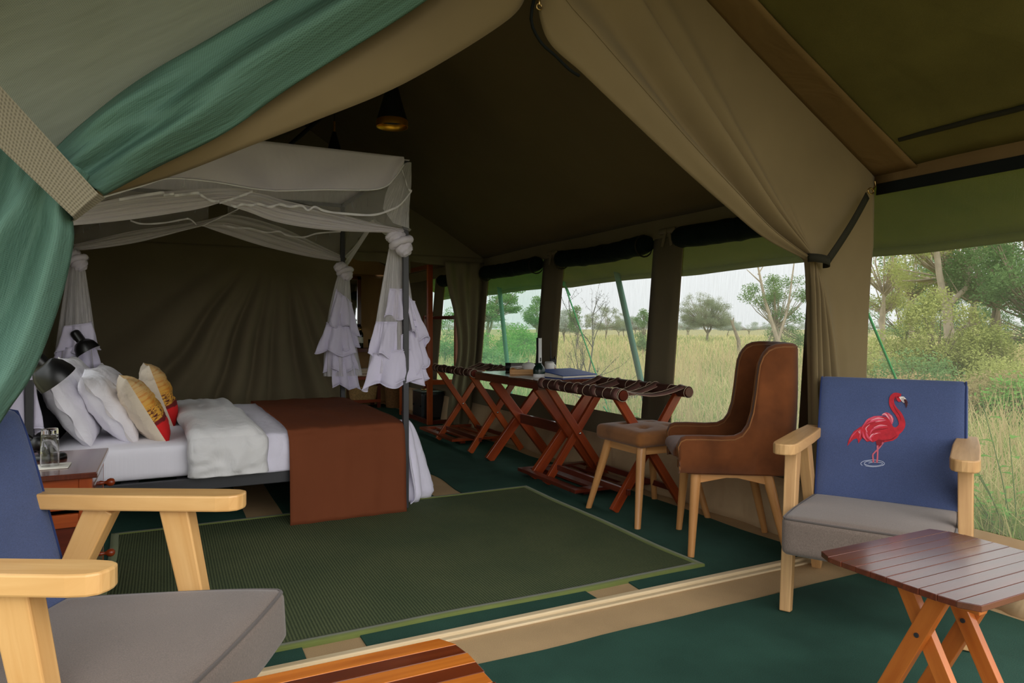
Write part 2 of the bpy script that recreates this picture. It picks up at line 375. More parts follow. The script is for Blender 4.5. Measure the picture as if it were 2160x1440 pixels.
def nettealm(name, c, alpha, ku=40, kv=190):
    """knitted shade net: tiny dark holes in rows"""
    t = NT(name); sp = t.n('ShaderNodeSeparateXYZ'); t.l(t.coord('UV', (1, 1, 1)), sp.inputs[0]); hs = []
    for k_, f_ in ((0, 2 * math.pi * ku), (1, 2 * math.pi * kv)):
        m_ = t.n('ShaderNodeMath', operation='MULTIPLY'); m_.inputs[1].default_value = f_; t.l(sp.outputs[k_], m_.inputs[0])
        s_ = t.n('ShaderNodeMath', operation='SINE'); t.l(m_.outputs[0], s_.inputs[0]); hs.append(s_.outputs[0])
    v = t.n('ShaderNodeMath', operation='MULTIPLY'); t.l(hs[0], v.inputs[0]); t.l(hs[1], v.inputs[1])
    hole = t.ramp(v.outputs[0], [(.45, (1, 1, 1, 1)), (.8, (.45, .45, .45, 1))])
    st = t.ramp(t.noise(t.coord('UV', (22, 5, 1)), 1.5, 4, .6), [(.3, mk(c, .93)), (.7, mk(c, 1.08))])
    mm = t.n('ShaderNodeMix', data_type='RGBA', blend_type='MULTIPLY'); mm.inputs[0].default_value = .8; t.l(st, mm.inputs[6]); t.l(hole, mm.inputs[7])
    d = t.bsdf(Roughness=.7); d.inputs['Specular IOR Level'].default_value = .25; t.l(mm.outputs[2], d.inputs['Base Color'])
    t.l(t.bump(t.noise(t.coord('UV', (10, 5, 1)), 2, 4, .6), .35, .02), d.inputs['Normal'])
    if alpha >= 1: return t.done(d.outputs[0])
    tr = t.n('ShaderNodeBsdfTransparent'); m = t.n('ShaderNodeMixShader'); m.inputs[0].default_value = alpha
    t.l(tr.outputs[0], m.inputs[1]); t.l(d.outputs[0], m.inputs[2]); return t.done(m.outputs[0])
M['teal'] = nettealm('teal_shade_net', S(88, 122, 108), 1)
M['tealflat'] = nettealm('grey_green_shade_net', S(136, 142, 126), .8, 130, 160)
def rugmat():
    t = NT('ribbed_green_sisal'); co = t.coord('Object', (1, 1, 1)); sp = t.n('ShaderNodeSeparateXYZ'); t.l(co, sp.inputs[0])
    nzf = t.noise(t.coord('Object', (90, 60, 1)), 1, 3, .7)
    m = t.n('ShaderNodeMath', operation='MULTIPLY'); m.inputs[1].default_value = 2 * math.pi / .0122; t.l(sp.outputs[0], m.inputs[0])
    a = t.n('ShaderNodeMath', operation='MULTIPLY_ADD'); a.inputs[1].default_value = 2.5; t.l(nzf, a.inputs[0]); t.l(m.outputs[0], a.inputs[2])
    si = t.n('ShaderNodeMath', operation='SINE'); t.l(a.outputs[0], si.inputs[0])
    mr = t.n('ShaderNodeMapRange'); mr.inputs[1].default_value = -1; t.l(si.outputs[0], mr.inputs[0])
    ad = t.n('ShaderNodeMix', data_type='FLOAT'); ad.inputs[0].default_value = .35; t.l(mr.outputs[0], ad.inputs[2]); t.l(nzf, ad.inputs[3])
    p = t.bsdf(Roughness=.9); p.inputs['Specular IOR Level'].default_value = .1
    big = t.ramp(t.noise(co, 1.8, 3), [(.35, (.85, .9, .85, 1)), (.65, (1.12, 1.08, 1.0, 1))])
    base = t.ramp(ad.outputs[0], [(.1, S(58, 68, 50)), (.9, S(100, 108, 79))])
    mm = t.n('ShaderNodeMix', data_type='RGBA', blend_type='MULTIPLY'); mm.inputs[0].default_value = 1; t.l(base, mm.inputs[6]); t.l(big, mm.inputs[7])
    t.l(mm.outputs[2], p.inputs['Base Color']); t.l(t.bump(ad.outputs[0], .5, .003), p.inputs['Normal']); return t.done(p.outputs[0])
M['rug'] = rugmat()
def glassmat():
    t = NT('clear_glass'); p = t.bsdf(Roughness=.02, IOR=1.45); p.inputs['Transmission Weight'].default_value = 1; return t.done(p.outputs[0])
M['glass'] = glassmat()
# ================================================================== STRUCTURE
RX, RZ, EZ = 1.22, 3.06, 1.86          # ridge x / height, eave height
GZ = -.14                              # ground level outside
YB = 9.9                               # back wall
YP = 6.95                              # partition
YF = 2.27                              # front of the sleeping tent
def wx(z): return 2.97 + .09 * z
XL = -.74
def lerp3(a, b, t): return Vector(a) + (Vector(b) - Vector(a)) * t
def sheet4(mb, p00, p10, p11, p01, nu=12, nv=12, fn=None, mi=0):
    rows = []
    for i in range(nv + 1):
        v = i / nv; a = lerp3(p00, p01, v); b = lerp3(p10, p11, v); row = []
        for j in range(nu + 1):
            u = j / nu; p = a + (b - a) * u
            if fn: p = p + Vector(fn(u, v, p))
            row.append(p)
        rows.append(row)
    mb.grid(rows, mi); return mb
mb = MB(); mb.box((1.2, 5.0, -.06), (4.2, 10.4, .12)); struct(mb.build('floor', M['beige']), 'beige felt ground sheet covering the tent floor')
# timber sill across the entrance
mb = MB(); mb.bar((XL, 2.308, .011), (2.95, 2.308, .011), .030, .022); struct(mb.build('trim_1', M['sill'], bevel=.004), 'pale timber sill batten across the tent entrance')
mb = MB(); mb.bar((XL, 2.280, .005), (2.95, 2.280, .005), .024, .010); struct(mb.build('trim_2', M['sill'], bevel=.003), 'lower strip of the pale timber entrance sill')
# ---- right wall with window openings
def wq(mb, y0, y1, z0, z1, dx=0, mi=0, n=4):
    return sheet4(mb, (wx(z0) + dx, y0, z0), (wx(z0) + dx, y1, z0), (wx(z1) + dx, y1, z1), (wx(z1) + dx, y0, z1), n, n, mi=mi)
WIN = [(2.62, 3.66), (3.97, 5.22), (5.58, 6.80), (7.15, 8.10), (8.42, 8.62)]
ZS, ZT = .457, 1.725
mb = MB()
wq(mb, YF, YB, .27, ZS, n=20); wq(mb, YF, YB, ZT, EZ + .02, n=20)
edges = [YF] + [e for w_ in WIN for e in w_] + [YB]
for k in range(0, len(edges), 2): wq(mb, edges[k], edges[k + 1], ZS, ZT)
struct(mb.build('wall_right', M['canvas_dark'], solid=.012), 'dark olive canvas side wall with mesh windows')
mb = MB()
def hemw(u, v, p): return (-.05 * (1 - v) + .012 * math.sin(u * 90) * (1 - v), 0, 0)
sheet4(mb, (wx(0), YF, -.004), (wx(0), YB, -.004), (wx(.285) - .01, YB, .285), (wx(.285) - .01, YF, .285), 160, 6, hemw)
struct(mb.build('baseboard_right', M['canvas_pale'], solid=.006), 'beige canvas mud flap along the foot of the right wall')
mb = MB()
sheet4(mb, (wx(0) - .02, .3, -.004), (wx(0) - .02, YF, -.004), (wx(.268), YF, .268), (wx(.268), .3, .268), 50, 5, hemw)
struct(mb.build('baseboard_veranda', M['canvas_pale'], solid=.006), 'beige canvas skirt under the veranda mesh')
for k, (y0, y1) in enumerate(WIN):
    mb = MB(); wq(mb, y0, y1, ZS, ZT, .012, n=8)
    o = struct(mb.build('window_%d' % (k + 1), M['screen'] if k < 1 else M['screen_g'] if k > 1 else M['screen']))
    PAR[o.name] = (Vector((0, 0, 0)), 0.0)
    # rolled window cover tied up at the top
    if k < 4:
        r = .072; zc = 1.700 - .008 * k; pts = []
        for i in range(25):
            t = i / 24; pts.append((wx(zc) - .055 + .006 * nz(i * .5, k), y0 + .005 + (y1 - y0 - .01) * t, zc + .006 * nz(i * .4, k, 3) - .03 * math.sin(math.pi * t) * (.4 + .3 * (k % 2))))
        q = MB(); q.tube(pts, [r * (1 + .10 * nz(i * .7, k, 9)) * (1 if 0 < i < 24 else .8) for i in range(25)], 14)
        q.build('rolled_cover', M['roll'], o)
        for t in ((.04, .96) if k in (1, 2) else (.04,)):
            yy = y0 + (y1 - y0) * t; q = MB()
            q.tube([(wx(zc) - .055 + (r + .005) * math.cos(a), yy, zc - .012 + (r + .005) * math.sin(a)) for a in [2 * math.pi * i / 16 for i in range(17)]], .006, 6)
            q.build('tie_tape', M['dark_web'], o)
# canvas bows at the pillar heads
for yy in (3.81, 5.40):
    mb = MB()
    for s_ in (-1, 1):
        mb.rbox((wx(1.76) - .02, yy + s_ * .045, 1.765), (.03, .085, .04), .015, 5)
        mb.bar((wx(1.7) - .015, yy + s_ * .02, 1.76), (wx(1.7) - .02, yy + s_ * .05, 1.66), .025, .008, (1, 0, 0))
    tag(mb.build('tied_tape', M['canvas_dark'], loc=(wx(1.76), yy, 1.76)), 'canvas tape bow tied at the head of the pillar ' + ('nearer the brown chair' if yy < 4 else 'behind the desk'), 'tape', 'tape bows on the window pillars')
# veranda mesh side
mb = MB(); wq(mb, .3, YF, .268, 1.755, .01, n=8)
struct(mb.build('window_6', M['screen_v']), 'fine insect mesh closing the right side of the veranda')
mb = MB(); wq(mb, .3, YF - .03, 1.745, 1.80, -.012, n=16); struct(mb.build('trim_3', M['black_web'], solid=.006), 'black webbing edge above the veranda mesh')
mb = MB(); wq(mb, .3, YF, 1.795, 1.885, -.006, n=16); struct(mb.build('trim_4', M['seam'], solid=.006), 'brown canvas band along the veranda eave')
# left wall (behind the bed head) and veranda left
LWIN = [(2.62, 3.66), (3.97, 5.0), (7.10, 9.75)]  # last opening is unseen, added and widened to brighten the washing area
mb = MB()
def lq(mb, y0, y1, z0, z1, dx=0): return sheet4(mb, (XL + dx, y0, z0), (XL + dx, y1, z0), (XL + dx, y1, z1), (XL + dx, y0, z1), 6, 4)
lq(mb, YF, YB, 0, ZS); lq(mb, YF, YB, ZT, EZ)
ed_ = [YF] + [e for w_ in LWIN for e in w_] + [YB]
for k in range(0, len(ed_), 2): lq(mb, ed_[k], ed_[k + 1], ZS, ZT)
for k, (y0, y1) in enumerate(LWIN):
    q = MB(); lq(q, y0, y1, ZS, ZT, -.012); struct(q.build('window_%d' % (8 + k), M['screen']))
struct(mb.build('wall_left', M['canvas_dark'], solid=.012), 'dark olive canvas wall behind the bed head')
mb = MB(); sheet4(mb, (XL, .3, 0), (XL, YF, 0), (XL, YF, .3), (XL, .3, .3), 8, 4); struct(mb.build('baseboard_left', M['canvas_pale'], solid=.006))
mb = MB(); sheet4(mb, (XL, .3, .3), (XL, YF, .3), (XL, YF, EZ), (XL, .3, EZ), 8, 4); struct(mb.build('window_7', M['screen']), 'insect mesh closing the left side of the veranda')
# back wall of the bathroom end, window mesh side walls
mb = MB()
def bwf(u, v, p): return (0, -.05 * abs(math.sin(u * 7 + 3 * v)) * (1 - .3 * v) * .6 + .02 * nz(u * 6, v * 6), 0)
sheet4(mb, (XL, YB, 0), (3.05, YB, 0), (3.14, YB, EZ), (XL, YB, EZ), 60, 30, bwf)
mb.add([(XL, YB, EZ), (3.14, YB, EZ), (RX, YB, RZ)], [(0, 1, 2)])
struct(mb.build('wall_back', M['canvas_brown'], solid=.01), 'brown canvas end wall of the washing area')
# partition behind the bed: draped dark canvas, opening on its right
mb = MB()
def pf(u, v, p):                      # soft folds fanning down from a hanging point high above the bed
    x, z = p.x, p.z; a = math.degrees(math.atan2(.95 - x, 2.1 - z)); r = math.hypot(.95 - x, 2.1 - z); d = 0; a += 2.0 * nz(x * 1.5, z * 1.5)
    for ai, dp, wd_ in ((52, .05, 4), (34, .10, 2.6), (26, .04, 2.0), (18, .09, 2.2), (8, .05, 1.8), (1, .04, 1.6), (-9, .07, 2.2), (-17, .06, 2.2), (-27, .05, 2.6), (-40, .05, 3)):
        d += dp * bump(a, ai, wd_) - .55 * dp * bump(a, ai - 2.4 * wd_, wd_ * 1.5)
    return (0, (d * sst(.35, 1.3, r) + .02 * nz(x * 3, z * 2)) * sst(1.86, 1.6, z), 0)
sheet4(mb, (XL, YP, 0), (1.62, YP, 0), (1.62, YP, EZ), (XL, YP, EZ), 150, 70, pf)
sheet4(mb, (1.62, YP, 1.84), (wx(1.9), YP, 1.72), (wx(1.9), YP, EZ), (1.62, YP, EZ), 30, 4)
mb.add([(XL, YP, EZ), (3.14, YP, EZ), (RX, YP, RZ)], [(0, 1, 2)])
struct(mb.build('wall_partition', M['canvas_dark'], solid=.01), 'dark olive canvas partition wall behind the bed')
# ---- ceilings
def roof(y0, y1, side, nu, nv, fn):
    m = MB(); ex = wx(EZ) if side > 0 else XL
    return sheet4(m, (RX, y0, RZ), (RX, y1, RZ), (ex, y1, EZ), (ex, y0, EZ), nu, nv, fn)
def cf(u, v, p):
    k = p.y * 1.0 - v * 2.0
    return (0, 0, .012 * math.sin(k * 5) * math.sin(math.pi * v) + .012 * nz(p.y * .8, v * 3) - .03 * math.sin(math.pi * v))
for s_, nm in ((1, 'ceiling_right'), (-1, 'ceiling_left')):
    struct(roof(YF, YB, s_, 80, 30, cf).build(nm, M['canvas_ceiling'], solid=.01), 'dark brown canvas roof lining, %s slope' % ('right' if s_ > 0 else 'left'))
def vf(u, v, p): return (0, 0, .02 * nz(p.y * 2, v * 4) - .035 * math.sin(math.pi * v))
struct(roof(.35, YF, 1, 24, 30, vf).build('ceiling_veranda_right', M['shade'], solid=.01), 'olive shade cloth veranda roof, right slope')
struct(roof(.35, YF, -1, 24, 30, vf).build('ceiling_veranda_left', M['shade'], solid=.01), 'olive shade cloth veranda roof, left slope')
# brown canvas seam band where the veranda roof meets the gable
m = MB()
def sb(u, v, p): return (0, 0, -.014)
sheet4(m, (RX, 2.10, RZ), (RX, YF, RZ), (wx(EZ), YF, EZ), (wx(EZ), 2.04, EZ), 6, 30, lambda u, v, p: (0, 0, -.02 - .035 * math.sin(math.pi * v) + .006 * nz(v * 8, u)))
struct(m.build('trim_5', M['seam'], solid=.006), 'brown canvas seam band between veranda roof and gable')
# dark seam line along the veranda eave with a sagging patch
m = MB(); m.tube([(wx(EZ) - .17 - .02 * abs(nz(i * .5)), .4 + 1.62 * i / 14, EZ + .088 + .004 * nz(i)) for i in range(15)], .012, 8)
struct(m.build('trim_6', M['dark_web']), 'dark seam cord along the lower edge of the veranda roof')
# outer flysheet beyond the right wall
m = MB(); rows = []
for i in range(61):
    y = .2 + 9.9 * i / 60; row = []
    sag = .018 * math.sin(math.pi * ((y - .6) / 1.9 % 1))
    for j in range(9):
        t = j / 8; row.append((3.17 + .68 * t, y, 2.025 - .455 * t - .04 * math.sin(math.pi * t) + sag * t * t))
    rows.append(row)
m.grid(rows); sk = MB()
e = [r[-1] for r in rows]
m.grid([e, [(p[0] + .012, p[1], p[2] - .05) for p in e]])
struct(m.build('flysheet', M['fly'], solid=.004), 'green flysheet edge hanging outside the windows')
# poles and guy ropes outside
for (tx, ty, bx, by, lab) in ((1050, 575, 1090, 960, 'outside the left window behind the desk'), (1292, 535, 1388, 965, 'outside the middle window')):
    a = atX(tx, ty, 3.80); b = atX(bx, by, 3.80); L = (b - a); b = a + L * ((a.z - GZ) / (a.z - b.z)); a = a - L * .06
    m = MB(); m.tube([a, b], .028, 12); tag(m.build('awning_pole', M['polegreen'], loc=b), 'green awning pole leaning ' + lab, 'pole', 'awning poles')
for (ax_, ay_, bx_, by_, X0, X1, lab) in ((1190, 598, 1272, 830, 3.82, 4.3, 'seen through the middle window'), (1822, 640, 1890, 800, 3.82, 4.5, 'right of the entrance curtain'), (1275, 860, 1320, 925, 3.9, 4.1, 'slanting low under the middle window')):
    a = atX(ax_, ay_, X0); b = atX(bx_, by_, X1); L = b - a; b = a + L * ((a.z - GZ) / (a.z - b.z))
    m = MB(); m.tube([a - L * .05, b], .008, 8)
    if ax_ == 1190:
        m.rbox(a, (.035, .035, .06), .016, 5); m.tube([a, a + Vector((.01, -.05, -.06)), a + Vector((.02, -.09, -.13))], .008, 6)
    tag(m.build('guy_rope', M['rope'], loc=b), 'bright green guy rope ' + lab, 'rope', 'guy ropes')
# ---- carpets
def mat(name, x0, x1, y0, y1, z, th, m_, lab, cat='carpet', wav=.006, group=None):
    b = MB(); n = 40; top = []
    nx = max(2, int((x1 - x0) / .12)); ny = max(2, int((y1 - y0) / .12))
    for i in range(ny + 1):
        row = []
        for j in range(nx + 1):
            u, v = j / nx, i / ny; x = x0 + (x1 - x0) * u; y = y0 + (y1 - y0) * v
            if j in (0, nx): x += wav * nz(y * 2.2, x0 * 5)
            if i in (0, ny): y += wav * nz(x * 2.2, y0 * 5, 4)
            row.append(Vector((x, y, z + th)))
        top.append(row)
    b.grid(top)
    ring = top[0] + [r[-1] for r in top[1:]] + top[-1][-2::-1] + [r[0] for r in top[-2:0:-1]]
    b.grid([ring + [ring[0]], [Vector((p.x, p.y, 0 if z < .006 else z)) for p in ring + [ring[0]]]], smooth=False)
    return tag(b.build(name, m_, loc=((x0 + x1) / 2, (y0 + y1) / 2, z)), lab, cat, group)
mat('carpet_strip', XL + .03, .42, 2.326, 9.7, 0, .006, M['carpet'], 'dark green carpet strip at the left, under the bed pillows', group='green carpet strips in the tent')
mat('carpet_strip', .625, 1.565, 2.326, 9.7, 0, .006, M['carpet'], 'dark green carpet strip in the middle, under the foot of the bed', group='green carpet strips in the tent')
mat('carpet_strip', 1.775, 2.80, 2.326, 9.7, 0, .006, M['carpet'], 'dark green carpet strip at the right, under the luggage racks and stool', wav=.03, group='green carpet strips in the tent')
mat('veranda_carpet', XL + .05, 2.86, .35, 2.065, 0, .006, M['carpet'], 'dark green carpet on the veranda floor beneath the right slatted table', wav=.02)
rug = thing('area_rug', 'ribbed olive green rug with a light green bound edge in front of the bed', 'rug', (.98, 3.33, .006))
RX0, RX1, RY0, RY1 = -.24, 2.21, 2.45, 4.21
b = MB(); rows = []
for i in range(31):
    v = i / 30; row = []
    for j in range(41):
        u = j / 40; x = RX0 + (RX1 - RX0) * u; y = RY0 + (RY1 - RY0) * v
        x += .012 * (2 * u - 1) * nz(y * 2, 7); y += .014 * (nz(x * 1.6, 2) if v < .5 else .4 * nz(x * 1.2, 9)) * abs(2 * v - 1)
        row.append(Vector((x, y, .014 + .002 * nz(x * 2, y * 2))))
    rows.append(row)
b.grid(rows); b.build('pile', M['rug'], rug)
b = MB()
for ring in (rows[0], [r[-1] for r in rows], rows[-1][::-1], [r[0] for r in rows][::-1]):
    c = Vector((.98, 3.33, 0)); inn = []
    d0 = (ring[-1] - ring[0]).normalized(); nrm = Vector((-d0.y, d0.x, 0))
    n_ = len(ring)
    inn = [p + nrm * .036 + d0 * (.036 * (1 - 2 * i / (n_ - 1))) for i, p in enumerate(ring)]
    b.grid([[p - nrm * .002 - Vector((0, 0, .014)) for p in ring], [p - nrm * .002 for p in ring], [p + Vector((0, 0, .0025)) - nrm * .001 for p in ring], [p + Vector((0, 0, .0025)) for p in inn], [p - Vector((0, 0, .001)) for p in inn]])
b.build('bound_edge', M['rugedge'], rug, label='light olive green cotton binding')
# ================================================================== ENTRANCE FLAPS
def flap_rows(side, Y, apex, rail_top, corner, tie, tie_out, inner, ns, nu, nl, bot, bot_out, zb, foldfn, lowfn, gather=.62):
    """columns s (0 inner edge .. 1 corner); upper part hangs from roof line to tie, lower from tie to floor"""
    innerS = [Vector(p) for p in inner]
    U = []
    for i in range(nu + 1):
        t = i / nu; row = []
        for j in range(ns + 1):
            s = j / ns
            top = lerp3(apex, rail_top, s / .2) if s < .2 else lerp3(rail_top, corner, (s - .2) / .8)
            g = s / gather * .10 if s < gather else .10 + .90 * ((s - gather) / (1 - gather)) ** 1.3
            tp = lerp3(tie, tie_out, g)
            p = lerp3(top, tp, t)
            line = lerp3(apex, tie, t); off = cr(innerS, t) - line
            p = p + off * (1 - s) ** 2.2
            p.y = Y + foldfn(s, t)
            row.append(p)
        U.append(row)
    Lw = []
    for i in range(1, nl + 1):
        t = i / nl; row = []
        for j in range(ns + 1):
            s = j / ns
            g = s / gather * .10 if s < gather else .10 + .90 * ((s - gather) / (1 - gather)) ** 1.3
            a = lerp3(tie, tie_out, g); e = s
            b = lerp3(bot, bot_out, (s ** 1.2)); tt = t ** .8
            p = a + (b - a) * (1 - (1 - tt) ** 2); p.z = a.z + (zb - a.z) * t
            p.y = Y + lowfn(s, t)
            row.append(p)
        Lw.append(row)
    return U, Lw
# ---- right khaki flap
Y = YF
def rfold(s, t):
    k = sst(0, .35, t)
    f = -.07 * bump(s, .05, .04) * (1 - .35 * t) + .05 * bump(s, .125, .028) * sst(.1, .6, t) - .045 * bump(s, .20, .04) * k + .022 * bump(s, .27, .03) * sst(.3, .9, t) - .02 * bump(s, .36, .05) * k
    f += .010 * math.sin(s * 44) * sst(.7, 1, t) * sst(.7, .5, s)
    return f * (1 - .25 * sst(.85, 1, t))
def rlow(s, t):
    a = .012 + .022 * sst(0, .3, t)
    return (rfold(s, 1) * (1 - sst(0, .3, t)) - a * math.sin(s ** .8 * 30) * sst(.8, .5, s) * sst(0, .12, t) - .02 * math.sin(s * 9) * t * sst(.5, .8, s))
I = [Vector((1.22, Y, 2.36))] + [atY(px, py, Y) for px, py in ((1146, 85), (1225, 162), (1330, 262), (1430, 355), (1525, 438), (1608, 505))] + [Vector((2.665, Y, 1.405))]
ap, ri, co_ = (1.22, Y, 2.36), (1.24, Y, RZ - .03), (wx(EZ) - .01, Y, EZ - .02)
U, Lw = flap_rows(1, Y - .01, ap, ri, co_, (2.665, Y, 1.405), (3.12, Y, 1.50), I, 110, 60, 40, (2.69, Y, .02), (3.045, Y, .02), .02, rfold, rlow)
fl = thing('tent_flap', 'olive khaki canvas entrance flap pulled back to the right beside the flamingo chair', 'curtain', (3.0, YF, 0), group='entrance flaps')
b = MB(); b.grid(U + Lw); b.build('canvas_panel', M['khaki'], fl, solid=.004)
# hem stitch line and strap with buckle
b = MB(); b.tube([r[6] + Vector((0, -.004, 0)) for r in U[::2]], .0012, 5); b.build('hem_stitching', M['khaki'], fl)
sa, sb_ = atY(1830, 412, Y - .06), Vector((2.70, Y - .085, 1.40))
b = MB(); b.grid([[lerp3(sa, sb_, t) + Vector((-.011, -.01 * math.sin(math.pi * t), .014)) for t in np.linspace(0, 1, 12)], [lerp3(sa, sb_, t) + Vector((.011, -.01 * math.sin(math.pi * t), -.014)) for t in np.linspace(0, 1, 12)]])
rings = [[], []]
for k in range(17):
    a = math.pi * (k / 16) - .1; x = 2.695 - .055 * math.cos(a) ; 
    for q, dz in ((0, .019), (1, -.019)): rings[q].append(Vector((2.683 - .058 * math.cos(a * 1.02) * (-1), Y - .035 - .062 * math.sin(a), 1.405 + dz - .012 * math.cos(a))))
b.grid(rings)
b.build('tie_strap', M['dark_web'], fl, solid=.004, label='dark olive webbing tie strap')
b = MB()
bk = sa + Vector((.012, -.008, .02))
b.tube([bk + Vector((.02 * math.cos(a), 0, .014 * math.sin(a))) for a in [2 * math.pi * i / 14 for i in range(15)]], .0035, 6)
b.tube([bk + Vector((.012, 0, .006)), bk + Vector((.035, 0, .03)), bk + Vector((.03, 0, .05))], .004, 6)
b.build('snap_hook', M['brass'], fl)
# ---- left khaki flap (mirror), mostly behind the shade net
def lfold(s, t):
    return (-.05 * bump(s, .05, .05) + .03 * bump(s, .15, .03) * sst(0, .4, t) - .03 * bump(s, .24, .05)) * (1 - .3 * sst(.85, 1, t))
def llow(s, t): return lfold(s, 1) * (1 - t) - .02 * math.sin(s * 26) * sst(.8, .5, s) * sst(0, .1, t)
I = [(1.20, Y, 2.345), (1.12, Y, 2.22), (.74, Y, 1.935), (.42, Y, 1.755), (.24, Y, 1.66), (.02, Y, 1.545), (-.20, Y, 1.455)]
U, Lw = flap_rows(-1, Y + .02, (1.20, Y, 2.345), (1.2, Y, RZ - .03), (XL + .01, Y, EZ - .02), (-.20, Y, 1.45), (XL + .03, Y, 1.5), I, 80, 50, 24, (-.66, Y, .5), (XL + .03, Y, .02), .35, lfold, llow)
fl2 = thing('tent_flap', 'olive khaki canvas entrance flap drawn to the left behind the teal net', 'curtain', (-.6, YF, 0), group='entrance flaps')
b = MB(); b.grid(U + Lw); b.build('canvas_panel', M['khaki'], fl2, solid=.004)
b = MB()
for dz in (0, .028, .05): b.rbox((1.222, Y - .05, 2.335 - dz), (.016 - dz * .1, .012, .026), .006, 4)
b.tube([(1.222 + .011 * math.cos(a), Y - .05, 2.268 + .011 * math.sin(a)) for a in [2 * math.pi * i / 12 for i in range(13)]], .0035, 6)
b.build('zip_slider', M['brass'], fl2, label='brass zip pull at the peak of the opening')
b = MB(); b.tube([cr([Vector((1.225, Y - .03, 2.35))] + [atY(px, py, Y - .03) for px, py in ((1120, 40), (1140, 88), (1172, 118), (1200, 146), (1222, 160))], t) for t in np.linspace(0, 1, 16)], .006, 6); b.build('zip_tape', M['black_web'], fl2)
# ---- teal shade net in front of it, rolled along its edge and strapped
Y = 2.13
nt_ = thing('net_curtain', 'teal green shade net rolled along its edge and strapped back at the left', 'curtain', (-.5, Y, 0))
low = [Vector(p) for p in ((1.12, Y, 2.52), (.95, Y, 2.34), (.723, Y, 2.13), (.343, Y, 1.822), (.161, Y, 1.662), (-.02, Y, 1.54), (-.145, Y, 1.452))]
up = [Vector(p) for p in ((.95, Y, 2.72), (.72, Y, 2.50), (.46, Y, 2.215), (.13, Y, 1.93), (-.06, Y, 1.775), (-.20, Y, 1.63), (-.275, Y, 1.535))]
rows = []
for i in range(71):
    t = i / 70; a, c = cr(low, t), cr(up, t); row = []
    wgt = (1 - .45 * sst(.75, 1, t))
    for j in range(41):
        s = j / 40; p = lerp3(a, c, s)
        puff = math.sin(math.pi * s) ** .7
        fold = .048 * math.sin(s * 9.5 + 4 * t + 1.4 * nz(t * 2.5, s)) * puff + .016 * math.sin(s * 22 - 9 * t) * puff * sst(.3, 1, t) + .03 * nz(t * 5, s * 3) * puff
        p.y = Y - (.105 * puff - fold) * wgt + .02
        row.append(p)
    rows.append(row)
b = MB(); b.grid(rows)
b.build('rolled_edge', M['teal'], nt_, solid=.003)
# flat upper sheet behind the roll
rows = []
for i in range(41):
    t = i / 40; row = []
    c = cr(up, t); tp = lerp3((.95, Y, 2.85), (XL + .02, Y, EZ), t)
    for j in range(31):
        s = j / 30; p = lerp3(lerp3(cr(low, t), c, .55), tp, s); p.y = Y + .03 + .008 * math.sin(p.x * 26 + .5 * p.z) * s + .012 * nz(p.x * 3, p.z * 1.5)
        row.append(p)
    rows.append(row)
b = MB(); b.grid(rows); b.build('flat_panel', M['tealflat'], nt_)
# hanging tail under the strap
edge = [Vector(p) for p in ((-.17, 2.08, 1.49), (-.205, 2.06, 1.40), (-.205, 2.06, 1.31), (-.235, 2.07, 1.16), (-.285, 2.05, .995), (-.335, 2.03, .90), (-.385, 1.99, .80))]
out = [Vector(p) for p in ((-.42, 2.10, 1.60), (-.46, 2.08, 1.44), (-.56, 2.08, 1.31), (-.62, 2.08, 1.16), (-.66, 2.03, .995), (-.66, 1.98, .90), (-.66, 1.90, .80))]
rows = []
for i in range(51):
    t = i / 50; a, c = cr(edge, t), cr(out, t); row = []
    for j in range(51):
        s = j / 50; p = lerp3(a, c, s); am = .012 + .035 * sst(0, .35, t)
        p.y += -am * math.sin(s * 15 + 1.6 * t + 1.5 * nz(t * 2, s * 2)) * sst(-.02, .12, s) - .05 * math.sin(math.pi * min(s * 2.2, 1)) * (1 - .5 * t) - .02 * nz(s * 6, t * 3) * sst(0, .1, s)
        row.append(p)
    rows.append(row)
b = MB(); b.grid(rows); b.build('hanging_tail', M['teal'], nt_, solid=.003)
# strap
pa0, pa1 = atY(-60, 115, 1.98), atY(-60, 255, 1.98)
pb0, pb1 = atY(207, 408, 1.975), atY(152, 456, 1.985)
b = MB(); rows = [[lerp3(pa0, pb0, t) for t in np.linspace(0, 1, 14)], [lerp3(pa1, pb1, t) for t in np.linspace(0, 1, 14)]]
b.grid([[p for p in rows[0]], [(p + q) / 2 + Vector((0, -.004, 0)) for p, q in zip(*rows)], rows[1]], smooth=False)
e0, e1 = pb0, pb1
b.grid([[e0, e0 + Vector((.012, .03, -.004)), e0 + Vector((-.01, .12, .0))], [e1, e1 + Vector((.004, .03, -.004)), e1 + Vector((-.02, .12, 0))]], smooth=False)
b.build('tie_strap', M['strap'], nt_, solid=.003, label='wide ribbed grey webbing strap')
# ---- curtain tied at the right of the partition opening
pc = thing('partition_curtain', 'olive canvas curtain tied at the right of the washroom doorway', 'curtain', (2.9, YP, 0))
rows = []
for i in range(50):
    t = i / 49; z = 1.80 - 1.78 * t; row = []
    l = cr([2.66, 2.69, 2.75, 2.80, 2.80, 2.74, 2.70, 2.68], t)
    for j in range(40):
        s = j / 39; x = l + (wx(z) - .01 - l) * s
        row.append(Vector((x, YP - .05 - .03 * math.sin(s * 17) * (.5 + .5 * math.sin(math.pi * t)) - .015 * nz(s * 4, t * 5), z)))
    rows.append(row)
b = MB(); b.grid(rows); b.build('canvas_panel', M['canvas_dark'], pc, solid=.004)
